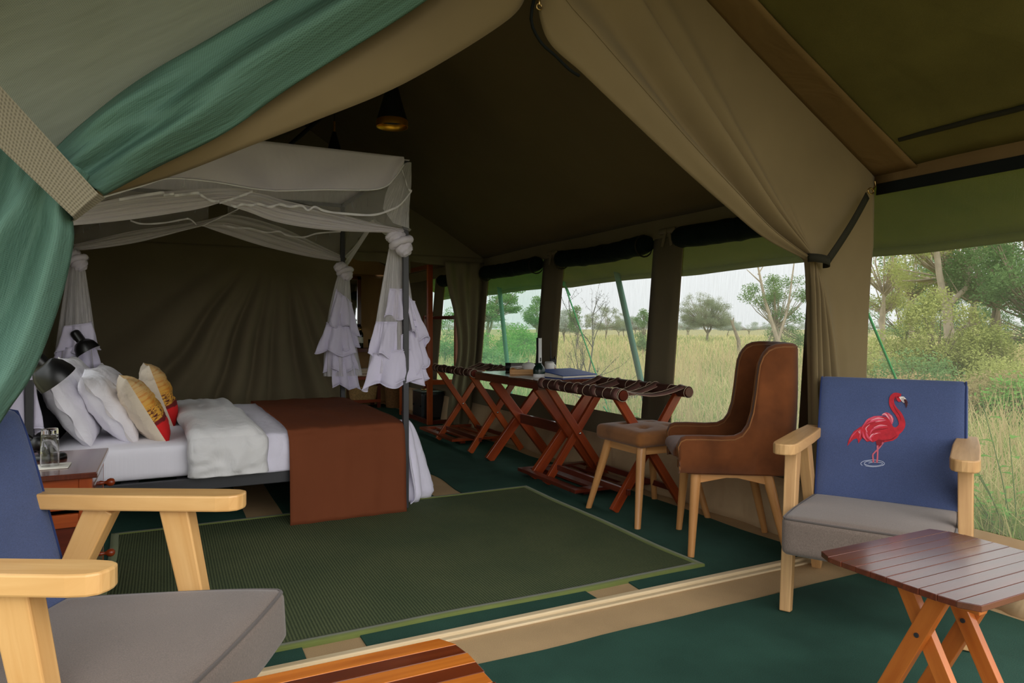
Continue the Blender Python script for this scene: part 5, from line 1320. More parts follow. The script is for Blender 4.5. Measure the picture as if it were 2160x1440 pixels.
for i, (x, y, h) in enumerate(path):
    # inward normal from plan outline
    if i < len(side): nn = Vector((1, 0, 0))
    elif i >= n_ - len(side): nn = Vector((-1, 0, 0))
    else:
        a, c = outer[i - 1], outer[i + 1]; d = (c - a).normalized(); nn = Vector((-d.y, d.x, 0))
        if nn.dot(Vector((0, 0.0, 0)) - outer[i]) < 0: nn = -nn
    P = Vector((x, y, 0)); zb = .402; r = TH / 2; sec = []
    taper = .02 * (1 if True else 0)
    lean = Vector((0, -.012, 0)) * max(0, (h - .6) / .4)
    sec.append(P + nn * .02 + Vector((0, 0, zb)))
    for k in range(1, 7): sec.append(P + Vector((0, 0, zb + .012 + (h - r - zb - .012) * k / 6)) + lean * (k / 6) * 2 - nn * .010 * math.sin(math.pi * k / 6))
    for k in range(1, 8):
        an = math.pi * k / 8; sec.append(P + nn * (r - r * math.cos(an)) + Vector((0, 0, h - r + r * math.sin(an))) + lean * 2)
    for k in range(7): sec.append(P + nn * (TH) + Vector((0, 0, h - r + (.42 - h + r) * k / 6)) + lean * 2 * (1 - k / 6))
    cols.append(sec)
b = MB(); b.grid(list(map(list, zip(*cols))))
for sec in (cols[0], cols[-1]):
    m = len(sec); b.add(sec, [tuple(range(m))], 0)
sh = b.build('upholstered_shell', M['velvet'], wc, local=True)
sh.data.polygons.foreach_set('use_smooth', [True] * len(sh.data.polygons))
b = MB()
for q in (7, 13): b.tube([sec[q] + Vector((0, .002 if j < len(side) or j > n_ - len(side) else 0, .001)) for j, sec in enumerate(cols)], .0035, 6)
for sec in (cols[0], cols[-1]): b.tube([p + Vector((0, .003, 0)) for p in sec[:20]], .004, 6)
b.build('piping', M['velvet2'], sh, local=True)
def fsc(p, q):
    if p[2] > 0: q.z += .015 * max((1 - p[0] ** 2) * (1 - p[1] ** 2), 0)
    if p[2] < 0: q.y -= .045 * max(p[1], 0)
    return q
b = MB(); b.rbox((0, .035, .462), (.405, .47, .11), .035, 14, fn=fsc); b.build('seat_cushion', M['velvet'], wc, local=True, weld=True)
b = MB(); b.rbox((0, -.02, .405), (.46, .46, .03), .012, 8); b.build('seat_base', M['velvet'], wc, local=True, weld=True)
for a, yt, yf in ((-1, .16, .19), (1, .16, .19), (1, -.17, -.26), (-1, -.17, -.26)):
    b = MB(); b.tube([(a * .185, yt, .40), (a * .228, yf, 0)], [.026, .016], 14); b.build('leg', M['beech'], wc, local=True)
for a in (-1, 1):
    b = MB(); b.poly([(a * .19 - .011, .16, .392), (a * .19 - .011, -.17, .392), (a * .19 - .011, -.17, .345), (a * .19 - .011, -.03, .375), (a * .19 - .011, .02, .375), (a * .19 - .011, .16, .345)], (1, 0, 0), .022)
    for q in range(len(b.f)): b.u[q] = [(b.v[i][1], b.v[i][2]) for i in b.f[q]]
    b.build('apron', M['beech'], wc, local=True)
# ---- open wardrobe stand, black box, shelf unit in the washing area
wd = thing('open_wardrobe', 'orange brown open clothes stand with tall posts by the far doorway', 'clothes stand', (2.84, 7.9, .006))
for x, y, h in ((2.665, 7.385, 1.80), (2.665, 8.40, 1.80), (3.0, 7.40, 1.25), (2.98, 8.40, 1.25)):
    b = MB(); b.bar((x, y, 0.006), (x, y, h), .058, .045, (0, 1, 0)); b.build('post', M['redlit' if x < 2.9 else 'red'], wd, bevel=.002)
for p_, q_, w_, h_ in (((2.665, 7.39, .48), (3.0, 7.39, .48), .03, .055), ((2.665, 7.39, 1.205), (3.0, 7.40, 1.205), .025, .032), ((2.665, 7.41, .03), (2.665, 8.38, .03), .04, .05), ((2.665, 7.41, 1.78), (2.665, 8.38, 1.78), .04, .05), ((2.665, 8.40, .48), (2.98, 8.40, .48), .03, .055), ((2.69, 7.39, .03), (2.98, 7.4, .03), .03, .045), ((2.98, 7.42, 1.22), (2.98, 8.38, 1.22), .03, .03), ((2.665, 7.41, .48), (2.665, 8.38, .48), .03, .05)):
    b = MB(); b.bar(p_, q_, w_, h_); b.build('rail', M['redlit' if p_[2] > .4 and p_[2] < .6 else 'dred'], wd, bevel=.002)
t = thing('storage_box', 'black box standing on the floor inside the clothes stand', 'box', (2.84, 7.93, .006))
b = MB(); b.rbox((2.84, 7.93, .17), (.27, .36, .326), .008, 6); b.build('body', plain('charcoal_lacquer', S(34, 36, 38), .35, .5), t, weld=True)
b = MB(); b.rbox((2.84, 7.93, .338), (.275, .365, .012), .004, 6); b.build('lid', plain('grey_lacquer_top', S(96, 108, 104), .25, .5), t, weld=True)
for yy in (7.80, 8.06):
    b = MB(); b.lathe([(0, .0), (.012, 0), (.012, .006)], (2.84 - .137, yy, .17), 12, Matrix.Rotation(-math.pi / 2, 3, 'Y')); b.build('knob', M['blackm'], t)
b = MB(); b.lathe([(0, .004), (.03, .004), (.038, .018), (.041, .018), (.034, 0), (0, 0)], (2.79, 7.93, .345), 20); tag(b.build('ash_tray', M['brass'], loc=(2.79, 7.93, .345)), 'small brass dish on top of the black box', 'dish')
su = thing('shelf_unit', 'dark red wooden shelf unit against the brown canvas end wall', 'shelf', (2.3, 9.45, .006))
for x in (1.98, 2.62):
    for y in (9.30, 9.62):
        b = MB(); b.bar((x, y, .006), (x, y, .80), .045, .045, (1, 0, 0)); b.build('post', M['dred'], su)
for z, h_ in ((.79, .05), (.41, .04), (.10, .04)):
    b = MB(); b.box((2.3, 9.46, z), (.69, .37, h_)); b.build('shelf', M['dred' if z > .7 else 'red'], su, bevel=.002)
bottle((2.395, 9.40, .816), 'dark wine bottle on the red shelf unit behind the net')
t = thing('wash_basin', 'white basin on the red shelf unit beside the bottle', 'basin', (2.22, 9.42, .816))
b = MB(); b.rbox((2.22, 9.42, .878), (.22, .24, .06), .02, 8); b.rbox((2.22, 9.42, .835), (.16, .18, .035), .015, 6); b.build('basin_body', M['ceramic'], t, weld=True)
b = MB(); b.rbox((2.22, 9.42, .908), (.235, .255, .008), .003, 6); b.build('rim', M['ceramic'], t, weld=True)
b = MB(); b.lathe([(0, 0), (.016, 0), (.018, .12), (.016, .12), (.014, .004), (0, .004)], (2.51, 9.36, .816), 18); tag(b.build('toothbrush_glass', M['glass'], loc=(2.51, 9.36, .816)), 'slim clear glass on the red shelf unit', 'glass')
for k in range(3):
    b = MB(); b.rbox((2.42 + .01 * k, 9.42, .432 + .016 + .036 * k), (.26 - .02 * k, .22, .034), .015, 8, fn=lambda p, q: q + Vector((0, 0, .004 * nz(p[0] * 2 + k, p[1] * 2))))
    tag(b.build('folded_towel', M['towel'], loc=(2.42, 9.42, .43 + .036 * k), weld=True), ('beige folded towel, bottom of the pile on the middle shelf', 'beige folded towel in the middle of the pile on the shelf', 'beige folded towel, topmost of the pile on the middle shelf')[k], 'towel', 'folded towels')
def weave_basket(name, lab, cat, c, rx, ry, h_, m_, sq, handles):
    t = thing(name, lab, cat, c); c = Vector(c); rows = []
    N = 64; K = int(h_ / .016)
    for i in range(2 * K + 1):
        z = h_ * i / (2 * K); f = .86 + .14 * i / (2 * K); row = []
        for j in range(N + 1):
            a = 2 * math.pi * j / N; ca, sa = math.cos(a), math.sin(a); e = sq
            bx = math.copysign(abs(ca) ** e, ca); by = math.copysign(abs(sa) ** e, sa); o = .0035 * (1 if i % 2 else -1) * (1 if (j // 2) % 2 else -.3)
            row.append(c + Vector(((rx * f + o) * bx, (ry * f + o) * by, z)))
        rows.append(row)
    b = MB(); b.grid(rows); b.add([p for p in rows[0][:-1]], [tuple(range(N))]); b.build('woven_body', m_, t)
    b = MB(); b.tube([p + Vector((0, 0, .002)) for p in rows[-1]], .008, 7, cap=False); b.build('rim', m_, t)
    for s_ in handles:
        b = MB(); b.rbox(c + Vector((0, s_ * ry * .985, h_ * .78)), (rx * .38, .012, .022), .005, 5); b.build('handle_slot', M['blackm'], t)
    return t
weave_basket('seagrass_basket', 'square seagrass basket on the bottom shelf of the red unit', 'basket', (2.43, 9.40, .121), .19, .14, .17, M['wicker'], .45, (-1, 1))
weave_basket('laundry_basket', 'round woven laundry basket on the floor beside the red shelf unit', 'basket', (2.86, 9.25, .006), .17, .17, .36, M['hamper'], 1.0, ())
t = thing('wall_mirror', 'dark red framed mirror hanging on the brown canvas end wall', 'mirror', (2.28, 9.82, 1.1))
for p_, q_ in (((2.06, 9.81, 1.12), (2.50, 9.81, 1.12)), ((2.06, 9.81, 1.80), (2.50, 9.81, 1.80)), ((2.08, 9.81, 1.1), (2.08, 9.81, 1.82)), ((2.48, 9.81, 1.1), (2.48, 9.81, 1.82))):
    b = MB(); b.bar(p_, q_, .05, .03, (0, 1, 0)); b.build('frame', M['dred'], t)
b = MB(); b.bar((2.28, 9.82, 1.13), (2.28, 9.82, 1.79), .36, .008, (0, 1, 0)); b.build('mirror_glass', M['mirror'], t)
# ---- pendant lamps from the ridge
def pendant(c, lab, zc):
    t = thing('pendant_lamp', lab, 'lamp', (c[0], c[1], c[2]), group='black cone pendant lamps'); x, y, z = c
    b = MB(); b.lathe([(.014, .315), (.030, .26), (.062, .14), (.092, .04)], c, 32); b.lathe([(.088, .04), (.058, .14), (.026, .26), (.0, .30)], c, 32); b.build('cone_shade', M['blackm'], t)
    b = MB(); b.lathe([(.092, .04), (.095, .035), (.095, .0), None, (.095, 0), (.091, 0), None, (.091, 0), (.089, .035), (.088, .045), (.060, .13), (.04, .19)], c, 36); b.build('gold_rim', M['gold'], t)
    b = MB(); b.lathe([(.010, .31), (.010, .40), None, (.010, .40), (0, .402)], c, 14); b.build('gold_stem', M['gold'], t)
    b = MB(); b.tube([(x, y, z + .40), (x, y, zc)], .003, 6); b.build('cord', M['black'], t); return t
p = atY(827, 268, 4.04); pendant((RX, 4.04, p.z), 'black cone pendant lamp with gold rim, nearer the entrance', RZ - .02)
p = atY(705, 256, 5.62); pendant((RX, 5.62, p.z - .40), 'black cone pendant lamp half hidden behind the bed canopy', RZ - .02)
b = MB(); b.tube([atY(606, 310, 6.3), atY(700, 228, 6.3)], .018, 8); struct(b.build('trim_7', M['blackm']), 'dark roof strut behind the pendant lamps')
# ================================================================== OUTSIDE
rng = np.random.default_rng(5)
def ground():
    t = NT('savanna_ground'); co = t.coord('Object', (1, 1, 1)); f = t.noise(co, .35, 6, .65); g = t.noise(co, 6, 4, .6)
    m = t.n('ShaderNodeMix', data_type='RGBA', blend_type='MULTIPLY'); m.inputs[0].default_value = .6
    t.l(t.ramp(f, [(.35, S(110, 120, 74)), (.5, S(146, 136, 100)), (.7, S(122, 130, 82))]), m.inputs[6]); t.l(t.ramp(g, [(.3, (.6, .6, .6, 1)), (.7, (1.2, 1.2, 1.2, 1))]), m.inputs[7])
    p = t.bsdf(Roughness=.95); p.inputs['Specular IOR Level'].default_value = .05; t.l(m.outputs[2], p.inputs['Base Color']); return t.done(p.outputs[0])
b = MB(); R_ = 420
rows = [[Vector((r * math.cos(a), r * math.sin(a), GZ)) for a in np.linspace(0, 2 * math.pi, 49)] for r in (.01, 5, 15, 40, 120, R_)]
b.grid(rows); struct(b.build('ground', ground()), 'dry savanna ground around the tent')
def mesh_np(name, V, Fq, mat_, loc=None, parent=None):
    me = bpy.data.meshes.new(name); nv = len(V); nf = len(Fq); k = Fq.shape[1]
    if parent is not None: V = V - np.array(xf(parent)[0])
    me.vertices.add(nv); me.vertices.foreach_set('co', V.astype(np.float32).ravel())
    me.loops.add(nf * k); me.loops.foreach_set('vertex_index', Fq.astype(np.int32).ravel())
    me.polygons.add(nf); me.polygons.foreach_set('loop_start', np.arange(0, nf * k, k, dtype=np.int32)); me.polygons.foreach_set('loop_total', np.full(nf, k, dtype=np.int32))
    me.materials.append(mat_); me.update(calc_edges=True); me.validate()
    o = bpy.data.objects.new(name, me); COL.objects.link(o)
    if parent is not None: o.parent = parent; PAR[o.name] = xf(parent)
    return o
def blades(n, r0, r1, h0, h1, w0, a0=4, a1=88, clump=0, lean=.5, xmin=3.75):
    az = np.radians(rng.uniform(a0, a1, n)); r = r0 * (r1 / r0) ** rng.uniform(0, 1, n)
    x = r * np.sin(az); y = r * np.cos(az); k = (x > xmin) & (y < r1)
    if clump:
        s = np.sin(x * 1.3 + 1.7 * np.sin(y * .7)) * np.sin(y * 1.1 + 1.3 * np.sin(x * .9)) + .5 * np.sin(x * 4.1 + 2) * np.sin(y * 3.7)
        k &= (s * clump > rng.uniform(-1.0, .45, n))
    x, y, r = x[k], y[k], r[k]; n = len(x)
    h = rng.uniform(h0, h1, n) * (.65 + .35 * np.minimum(r / 9, 1)); wd_ = (w0 + .0005 * r) * rng.uniform(.6, 1.4, n)
    th = rng.uniform(0, 2 * math.pi, n); la = rng.uniform(0, 2 * math.pi, n); lm = rng.uniform(.05, lean, n) * h
    dx, dy = np.cos(th) * wd_, np.sin(th) * wd_; lx, ly = np.cos(la) * lm, np.sin(la) * lm
    V = np.zeros((n, 6, 3))
    for i, (f, wk, lk) in enumerate(((0, 1, 0), (.55, .75, .3), (1, .12, 1))):
        for s in (0, 1):
            q = V[:, 2 * i + s]; sg = -1 if s == 0 else 1
            q[:, 0] = x + sg * dx * wk + lx * lk; q[:, 1] = y + sg * dy * wk + ly * lk; q[:, 2] = GZ + h * f * (1 - .15 * lk * lm / h)
    base = np.arange(n)[:, None] * 6
    Fq = np.concatenate([base + np.array([0, 1, 3, 2]), base + np.array([2, 3, 5, 4])])
    return V.reshape(-1, 3), Fq
GR = {'fresh': leafm('lush_green_grass', S(112, 150, 70), S(150, 172, 96), 1.2), 'straw': leafm('dry_straw_grass', S(210, 196, 146), S(176, 172, 114), .8), 'green': leafm('green_grass', S(118, 138, 80), S(154, 164, 102), .8), 'pale': leafm('pale_seeding_grass', S(196, 176, 134), S(172, 158, 112), .8)}
for nm, n, r0, r1, h0, h1, w_, m_, cl, ln in (('dry_grass', 105000, 4.2, 95, .18, .52, .0016, 'straw', 1.0, .8), ('green_grass', 100000, 4.0, 80, .15, .5, .002, 'green', -1.0, .7), ('seeding_grass', 16000, 5, 40, .45, .8, .0012, 'pale', .8, .35), ('short_grass', 70000, 3.6, 14, .12, .38, .0024, 'fresh', 0, .9)):
    V, Fq = blades(n, r0, r1, h0, h1, w_, clump=cl, lean=ln)
    tag(mesh_np(nm, V, Fq, GR[m_]), {'dry_grass': 'dry straw coloured grass covering the savanna outside the mesh', 'green_grass': 'patches of green grass among the straw outside', 'seeding_grass': 'tall pale grass stalks standing above the savanna grass', 'short_grass': 'short green grass growing close to the tent'}[nm], 'grass', kind='stuff')
LF = {'acacia': leafm('acacia_foliage', S(128, 138, 108), S(150, 156, 124), .5), 'green': leafm('mid_green_foliage', S(100, 134, 84), S(136, 160, 104), .9), 'dark': leafm('dark_green_foliage', S(84, 116, 72), S(112, 138, 86), .9), 'lime': leafm('yellow_green_foliage', S(152, 162, 94), S(184, 186, 118), 1.2), 'far': leafm('hazy_distant_foliage', S(156, 166, 152), S(170, 178, 164), .2), 'straw': leafm('dry_shrub_leaves', S(168, 150, 112), S(150, 146, 96), 2), 'fresh': leafm('fresh_green_leaves', S(98, 150, 70), S(136, 176, 96), 3)}  # far leaves are paler, with distance haze put into their colour
BK = plain('grey_bark', S(128, 116, 98), .9, .1, var=.25, vs_=5, bs=30, bst=.6); BKP = plain('pale_bark', S(168, 154, 134), .9, .1, var=.2, vs_=6, bs=30, bst=.6); BKD = plain('dark_thorn_bark', S(84, 82, 74), .9, .1, var=.2)
def tree(name, lab, cat, base, trunk_h, crowns, K, nl, cr_, ls, leaf, bark, tr_=.06, lean=(0, 0), flat=.6, group=None, seed=0, twig=1, forks=3):
    """crowns: list of (dx,dy,dz,rx,ry,rz) ellipsoids relative to base; branches run to cluster centres"""
    rd = random.Random(seed); base = Vector(base); t = thing(name, lab, cat, base, group=group)
    fork = base + Vector((lean[0], lean[1], trunk_h)); mb = MB()
    if trunk_h > .05:
        mb.tube([base - Vector((0, 0, .1)), base + (fork - base) * .5 + Vector((rd.uniform(-.5, .5), rd.uniform(-.5, .5), 0)) * tr_ * 1.5, fork], [tr_ * 1.15, tr_ * .95, tr_ * .8], 8)
    cl = []
    for k in range(K):
        c = crowns[k % len(crowns)]
        while True:
            d = Vector((rd.uniform(-1, 1), rd.uniform(-1, 1), rd.uniform(-1, 1)))
            if .25 < d.length < 1: break
        d = d / d.length * (d.length ** .45)
        if flat and d.z < 0: d.z *= .45
        cl.append(base + Vector((c[0] + d.x * c[3], c[1] + d.y * c[4], c[2] + d.z * c[5])))
    hubs = []
    for k in range(forks):
        m = sum(cl[k::forks], Vector()) / max(len(cl[k::forks]), 1); hb = fork.lerp(m, .5); hubs.append(hb)
        mb.tube([fork, fork.lerp(hb, .5) + Vector((rd.uniform(-1, 1), rd.uniform(-1, 1), 0)) * tr_, hb], [tr_ * .7, tr_ * .55, tr_ * .4], 6)
    for k, c in enumerate(cl):
        if k % twig: continue
        hb = hubs[k % forks]; md = hb.lerp(c, .55) + Vector((rd.uniform(-1, 1), rd.uniform(-1, 1), -.3)) * cr_ * .3
        mb.tube([hb, md, c], [tr_ * .3, tr_ * .2, tr_ * .07], 5, cap=False)
    mb.build('trunk', bark, t)
    nl = int(nl * 1.9); ls = ls * .62
    C = np.array([tuple(c) for c in cl]); n = K * nl; ci = np.repeat(np.arange(K), nl)
    g = rng.normal(0, 1, (n, 3)); g /= np.linalg.norm(g, axis=1)[:, None]; rad = rng.uniform(0, 1, n) ** .5
    P = C[ci] + g * rad[:, None] * np.array([cr_, cr_, cr_ * flat])[None]
    P[:, 2] = np.maximum(P[:, 2], GZ + .02)
    a = rng.normal(0, 1, (n, 3)); a[:, 2] *= .6; a /= np.linalg.norm(a, axis=1)[:, None]; b_ = np.cross(a, rng.normal(0, 1, (n, 3))); b_ /= np.linalg.norm(b_, axis=1)[:, None]
    s = (ls * rng.uniform(.6, 1.4, n))[:, None]
    V = np.stack([P - a * s, P + b_ * s * .45, P + a * s, P - b_ * s * .45], 1).reshape(-1, 3)
    f = mesh_np('foliage', V, np.arange(n)[:, None] * 4 + np.array([0, 1, 2, 3]), leaf, parent=t); f['kind'] = 'stuff'
    return t
def at(px, d): return atD(px, d, GZ)
def wpx(w_, d): return w_ / F * d
# umbrella acacia in the third window
d = 58; k = d / F
tree('acacia_tree', 'round crowned acacia tree on the plain, seen left of the brown chair', 'tree', at(1492, d), .7, [(-1.0, 0, 2.2, 1.35, 1.6, 2.0), (1.0, 0, 2.0, 1.3, 1.6, 1.75), (0, 0, 1.9, 2.0, 1.8, 1.3)], 280, 110, .38, .05, LF['acacia'], BK, .10, (.05, 0), .75, seed=3, forks=6)
# tree with pale leaning trunk behind the curtain
d = 17
tree('thorn_tree', 'feathery thorn tree with a pale leaning trunk, seen beside the entrance curtain', 'tree', at(1640, d), .9, [(.25, -.1, 1.75, .55, .5, .75), (-.35, .1, 2.0, .4, .5, .55), (.1, 0, .75, .6, .5, .5)], 70, 90, .20, .035, LF['green'], BKP, .05, (-.1, 0), .8, seed=5, forks=5)
b = MB(); p = at(1650, 16.6)
b.tube([p, p + RT * -.10 + Vector((0, 0, .9)), p + RT * -.42 + Vector((0, 0, 1.9)), p + RT * -.62 + Vector((0, 0, 2.9))], [.06, .05, .036, .016], 8)
b.tube([p + RT * -.10 + Vector((0, 0, .9)), p + RT * .14 + Vector((0, 0, 1.7)), p + RT * .30 + Vector((0, 0, 2.9))], [.036, .028, .012], 8)
b.tube([p + RT * -.5 + Vector((0, 0, 2.3)), p + RT * -.85 + Vector((0, 0, 2.62))], [.02, .008], 6); b.tube([p + RT * -.58 + Vector((0, 0, 2.5)), p + RT * -.36 + Vector((0, 0, 2.85))], [.018, .008], 6)
tag(b.build('forked_trunk', BKP, loc=p), 'bare pale forked trunk in front of the thorn tree', 'tree')
p = at(1560, 26); b = MB(); b.tube([p, p + Vector((-.05, 0, .75)), p + RT * -.32 + Vector((0, 0, 1.5))], [.08, .07, .04], 7); b.tube([p + RT * -.25 + Vector((0, 0, 1.35)), p + RT * -.22 + Vector((0, 0, 1.6))], [.03, .02], 6)
tag(b.build('dead_stump', BK, loc=p), 'dead leaning tree stump right of the acacia', 'stump')
# trees in the middle window
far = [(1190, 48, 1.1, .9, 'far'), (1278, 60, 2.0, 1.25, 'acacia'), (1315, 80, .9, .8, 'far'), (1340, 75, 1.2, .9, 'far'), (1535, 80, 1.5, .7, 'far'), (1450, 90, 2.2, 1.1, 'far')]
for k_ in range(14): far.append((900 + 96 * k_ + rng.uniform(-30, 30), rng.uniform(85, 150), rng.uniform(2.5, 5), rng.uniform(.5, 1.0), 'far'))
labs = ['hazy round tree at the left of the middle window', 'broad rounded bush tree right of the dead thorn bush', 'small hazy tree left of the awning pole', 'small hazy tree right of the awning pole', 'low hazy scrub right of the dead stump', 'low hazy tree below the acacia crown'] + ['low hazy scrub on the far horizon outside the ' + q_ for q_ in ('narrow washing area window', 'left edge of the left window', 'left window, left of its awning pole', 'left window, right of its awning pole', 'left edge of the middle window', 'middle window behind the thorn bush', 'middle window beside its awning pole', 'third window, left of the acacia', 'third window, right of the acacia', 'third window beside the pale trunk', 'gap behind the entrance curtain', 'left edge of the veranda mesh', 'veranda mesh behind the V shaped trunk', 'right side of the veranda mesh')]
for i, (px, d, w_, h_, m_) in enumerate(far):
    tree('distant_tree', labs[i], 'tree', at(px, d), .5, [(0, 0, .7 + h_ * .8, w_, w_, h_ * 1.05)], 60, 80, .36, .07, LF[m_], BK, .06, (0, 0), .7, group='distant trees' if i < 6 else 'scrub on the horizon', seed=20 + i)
tree('slender_tree', 'slender tree with a small tufted crown behind the guy rope', 'tree', at(1218, 30), 1.3, [(-.1, 0, 1.75, .25, .25, .35), (-.15, 0, 1.2, .2, .2, .35)], 26, 60, .16, .05, LF['green'], BK, .04, (.05, 0), 1.0, seed=31)
tree('slender_tree', 'slender green tree at the right edge of the middle window', 'tree', at(1356, 24), .5, [(0, 0, 1.45, .22, .25, .35), (0, 0, .7, .28, .25, .45)], 34, 60, .16, .045, LF['green'], BK, .035, (.03, 0), .9, seed=32)
# dead thorny bush
rd = random.Random(4); p = at(1235, 9.0); b = MB(); thorn = MB()
def twig(a, d, L, r, dep):
    pts = [a]; q = Vector(a)
    for k in range(4):
        d = (d + Vector((rd.uniform(-1, 1), rd.uniform(-1, 1), rd.uniform(-.5, .8))) * .22).normalized(); q = q + d * L / 4; pts.append(q.copy())
        if dep < 3:
            for _ in range(2): thorn.tube([q, q + Vector((rd.uniform(-1, 1), rd.uniform(-1, 1), rd.uniform(-1, 1))).normalized() * .04], [.002, .0006], 3, cap=False)
    b.tube(pts, [r, r * .9, r * .75, r * .6, r * .4], 5, cap=False)
    if dep:
        for k in range(1 if dep == 1 else 2):
            for _ in range(2):
                twig(pts[rd.randint(1, 4)], (d + Vector((rd.uniform(-1, 1), rd.uniform(-1, 1), rd.uniform(-.2, .7))) * .8).normalized(), L * rd.uniform(.5, .75), r * .5, dep - 1)
t = thing('dead_thorn_bush', 'bare thorny bush with twisted branches outside the middle window', 'bush', p)
twig(p, (RT * -.1 + Vector((0, 0, 1))).normalized(), .75, .016, 3); twig(p + Vector((0, 0, .35)), (RT * .1 + Vector((0, 0, 1))).normalized(), .85, .014, 3); twig(p + Vector((0, 0, .2)), (RT * .9 + Vector((0, 0, .1))).normalized(), .7, .011, 2); twig(p + Vector((0, 0, .3)), (RT * -.9 + Vector((0, 0, .3))).normalized(), .6, .010, 2)
b.build('branches', BKD, t); thorn.build('thorns', BKD, t)['kind'] = 'stuff'
# left window behind the desk
tree('thorn_tree', 'flat layered thorn tree filling the left window behind the desk', 'tree', at(1028, 22), 1.0, [(.1, 0, 2.3, .9, 1.0, .5), (.7, .2, 1.9, .55, .6, .3), (-.2, 0, 1.5, .6, .8, .5)], 60, 90, .26, .05, LF['green'], BK, .07, (0, 0), .45, seed=41, forks=5)
tree('thorn_tree', 'smaller thorn tree at the right edge of the left window', 'tree', at(1134, 28), .7, [(0, 0, 1.7, .5, .5, .7)], 40, 70, .26, .055, LF['green'], BK, .05, (0, 0), .6, seed=42)
for i, (px, d, w_, h_, m_, lb) in enumerate(((1062, 20, 1.0, .9, 'fresh', 'bright green bush below the layered thorn tree'), (1105, 24, .8, .7, 'green', 'green bush between the two thorn trees'), (938, 19, 1.1, 1.15, 'green', 'green bush filling the narrow window of the washing area'), (1030, 14, .7, .5, 'green', 'low green shrub at the lower left of the left window'))):
    tree('green_bush', lb, 'bush', at(px, d), .15, [(0, 0, h_ * .75, w_, w_, h_ * .7)], 50, 80, .25, .05, LF[m_], BK, .03, (0, 0), .8, group='green bushes outside', seed=50 + i)
# weeds close to the canvas
def weed(px, d, lab, h_=.45, seed=0):
    rd = random.Random(seed); p = at(px, d); t = thing('leafy_weed', lab, 'weed', p, group='leafy weeds by the tent')
    for s_ in range(7):
        a = rd.uniform(0, 6.28); d0 = Vector((math.cos(a) * .35, math.sin(a) * .35, 1)).normalized(); L = h_ * rd.uniform(.6, 1.1)
        b = MB(); b.tube([p, p + d0 * L * .5, p + d0 * L + Vector((math.cos(a), math.sin(a), 0)) * .05], [.004, .003, .002], 5); stm = b.build('stem', LF['green'], t)
        for k in range(6):
            q = p + d0 * L * (.25 + .15 * k); an = a + k * 2.4; u = Vector((math.cos(an), math.sin(an), .35)).normalized(); l_ = rd.uniform(.06, .11); sd = Vector((-u.y, u.x, 0)).normalized() * l_ * .28
            m = MB(); m.add([q, q + u * l_ * .45 + sd, q + u * l_ - Vector((0, 0, l_ * .3)), q + u * l_ * .45 - sd, q + u * l_ * .5 - Vector((0, 0, .008))], [(0, 1, 4), (1, 2, 4), (2, 3, 4), (3, 0, 4)], 0, None, True); m.build('leaf', LF['fresh'], stm)
for i, (px, d, lb, h_) in enumerate(((1345, 6.4, 'leafy weed against the sill of the middle window', .55), (1440, 6.0, 'leafy weed at the foot of the third window', .5), (2150, 3.62, 'leafy weed beyond the armrest of the flamingo chair', .85), (2120, 3.75, 'low leafy weed at the lower right edge of the veranda mesh', .4))): weed(px, d, lb, h_, 60 + i)
# thicket seen through the veranda mesh
V3 = lambda r, u, z: RT * r + Vector((0, 0, z))
tree('thicket_tree', 'pale forked tree in the middle of the thicket beyond the veranda mesh', 'tree', at(2003, 13), 1.55, [(-.55, 0, 2.9, .6, .6, .8), (.75, 0, 3.0, .6, .6, .8), (.1, .5, 2.3, .8, .6, .6)], 70, 80, .24, .035, LF['lime'], BKP, .085, (0, 0), .8, seed=71, forks=4)
b = MB(); p = at(2000, 12.4)
b.tube([p, p + V3(.02, 0, 1.1), p + V3(-.03, 0, 1.65)], [.09, .085, .075], 8); b.tube([p + V3(-.03, 0, 1.55), p + V3(-.16, 0, 2.2), p + V3(-.28, 0, 3.3)], [.065, .055, .04], 8); b.tube([p + V3(-.03, 0, 1.6), p + V3(.33, 0, 1.95), p + V3(.42, 0, 2.4), p + V3(.62, 0, 3.3)], [.05, .045, .045, .03], 8)
b.tube([p + V3(.2, 0, 1.83), p + V3(-.06, 0, 2.25)], [.012, .004], 5); b.tube([p + V3(.4, 0, 2.3), p + V3(.2, 0, 2.6)], [.014, .004], 5)
tag(b.build('forked_trunk', BKP, loc=p), 'bare grey V shaped trunk standing over the yellow green bush', 'tree')
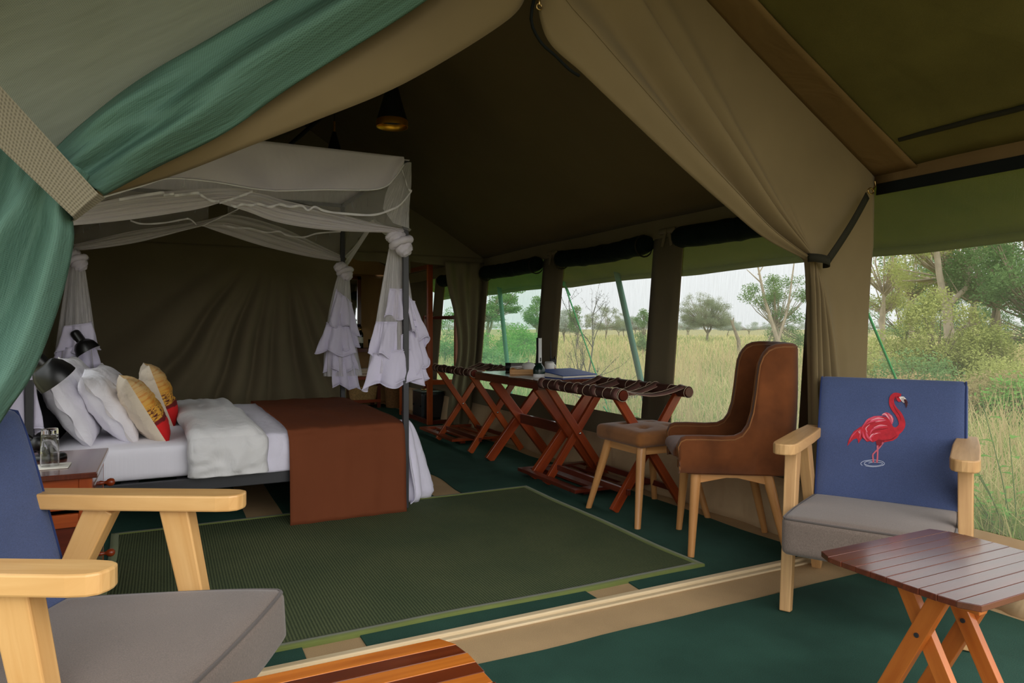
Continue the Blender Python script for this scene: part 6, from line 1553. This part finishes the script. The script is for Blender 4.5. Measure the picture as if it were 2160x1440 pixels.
for i, (px, d, th, cw, m_, bk, lb, nl) in enumerate((
    (1868, 15, 1.2, [(-.1, 0, 2.6, .6, .6, .9), (.3, .3, 1.9, .5, .5, .5)], 'lime', BKP, 'thin leafed tree at the left edge of the thicket, next to the curtain', 45),
    (1925, 17, 1.2, [(0, 0, 2.6, .7, .7, 1.0)], 'green', BKP, 'mid green tree left of the V shaped trunk', 55),
    (1965, 20, 1.0, [(0, 0, 2.3, 1.2, 1.0, 1.5)], 'dark', BK, 'dark green tree behind the V shaped trunk', 90),
    (2105, 12.5, .8, [(0, 0, 2.2, .9, .8, 1.1)], 'dark', BK, 'dark green tree at the right of the thicket', 110),
    (2190, 10.5, .7, [(0, 0, 2.0, .8, .8, 1.2)], 'dark', BK, 'dark green tree at the far right edge of the view', 110),
    (2050, 16, 1.0, [(0, 0, 2.6, 1.0, .8, 1.0)], 'green', BK, 'mid green tree right of the V shaped trunk', 80),
    (1900, 26, .4, [(0, 0, 1.4, 2.0, 1.0, 1.3)], 'green', BK, 'broad green tree far behind at the left of the thicket', 90),
    (2040, 24, .4, [(0, 0, 1.5, 2.2, 1.0, 1.5)], 'dark', BK, 'broad dark tree far behind the V shaped trunk', 110),
    (2180, 20, .4, [(0, 0, 1.3, 2.0, 1.0, 1.4)], 'dark', BK, 'broad dark tree far behind at the right of the thicket', 110))):
    tree('thicket_tree', lb, 'tree', at(px, d), th, cw, 60, nl, .27, .042, LF[m_], bk, .07, (.05 * (i - 2), 0), .8, seed=80 + i, forks=4)
for i, (px, d, w_, h_, m_, lb, nl) in enumerate((
    (1985, 10.8, .62, 1.12, 'lime', 'yellow green bush in front of the V shaped trunk', 110), (2065, 10.6, .45, .85, 'lime', 'yellow green bush right of the V shaped trunk', 90),
    (1880, 11, .5, .75, 'lime', 'pale shrub low beside the entrance curtain', 70), (1930, 9.5, .5, .55, 'green', 'loose green shrub above the flamingo chair', 50), (2125, 9.6, .5, .5, 'lime', 'straggly yellow green shrub at the right of the view', 50), (2165, 7.6, .4, .4, 'fresh', 'fresh green shrub at the right edge below the trees', 50),
    (2010, 8.6, .5, .35, 'straw', 'dry straw coloured shrub above the flamingo chair', 60), (2110, 8.0, .5, .4, 'straw', 'dry pale shrub right of the flamingo chair', 60), (1900, 8.4, .4, .4, 'straw', 'dry pale shrub beside the green guy rope', 50))):
    tree('thicket_bush', lb, 'bush', at(px, d), .2, [(0, 0, h_ * .8, w_, w_, h_ * .75)], 60, nl, .2, .034, LF[m_], BK, .025, (0, 0), .9, group='thicket bushes', seed=95 + i)
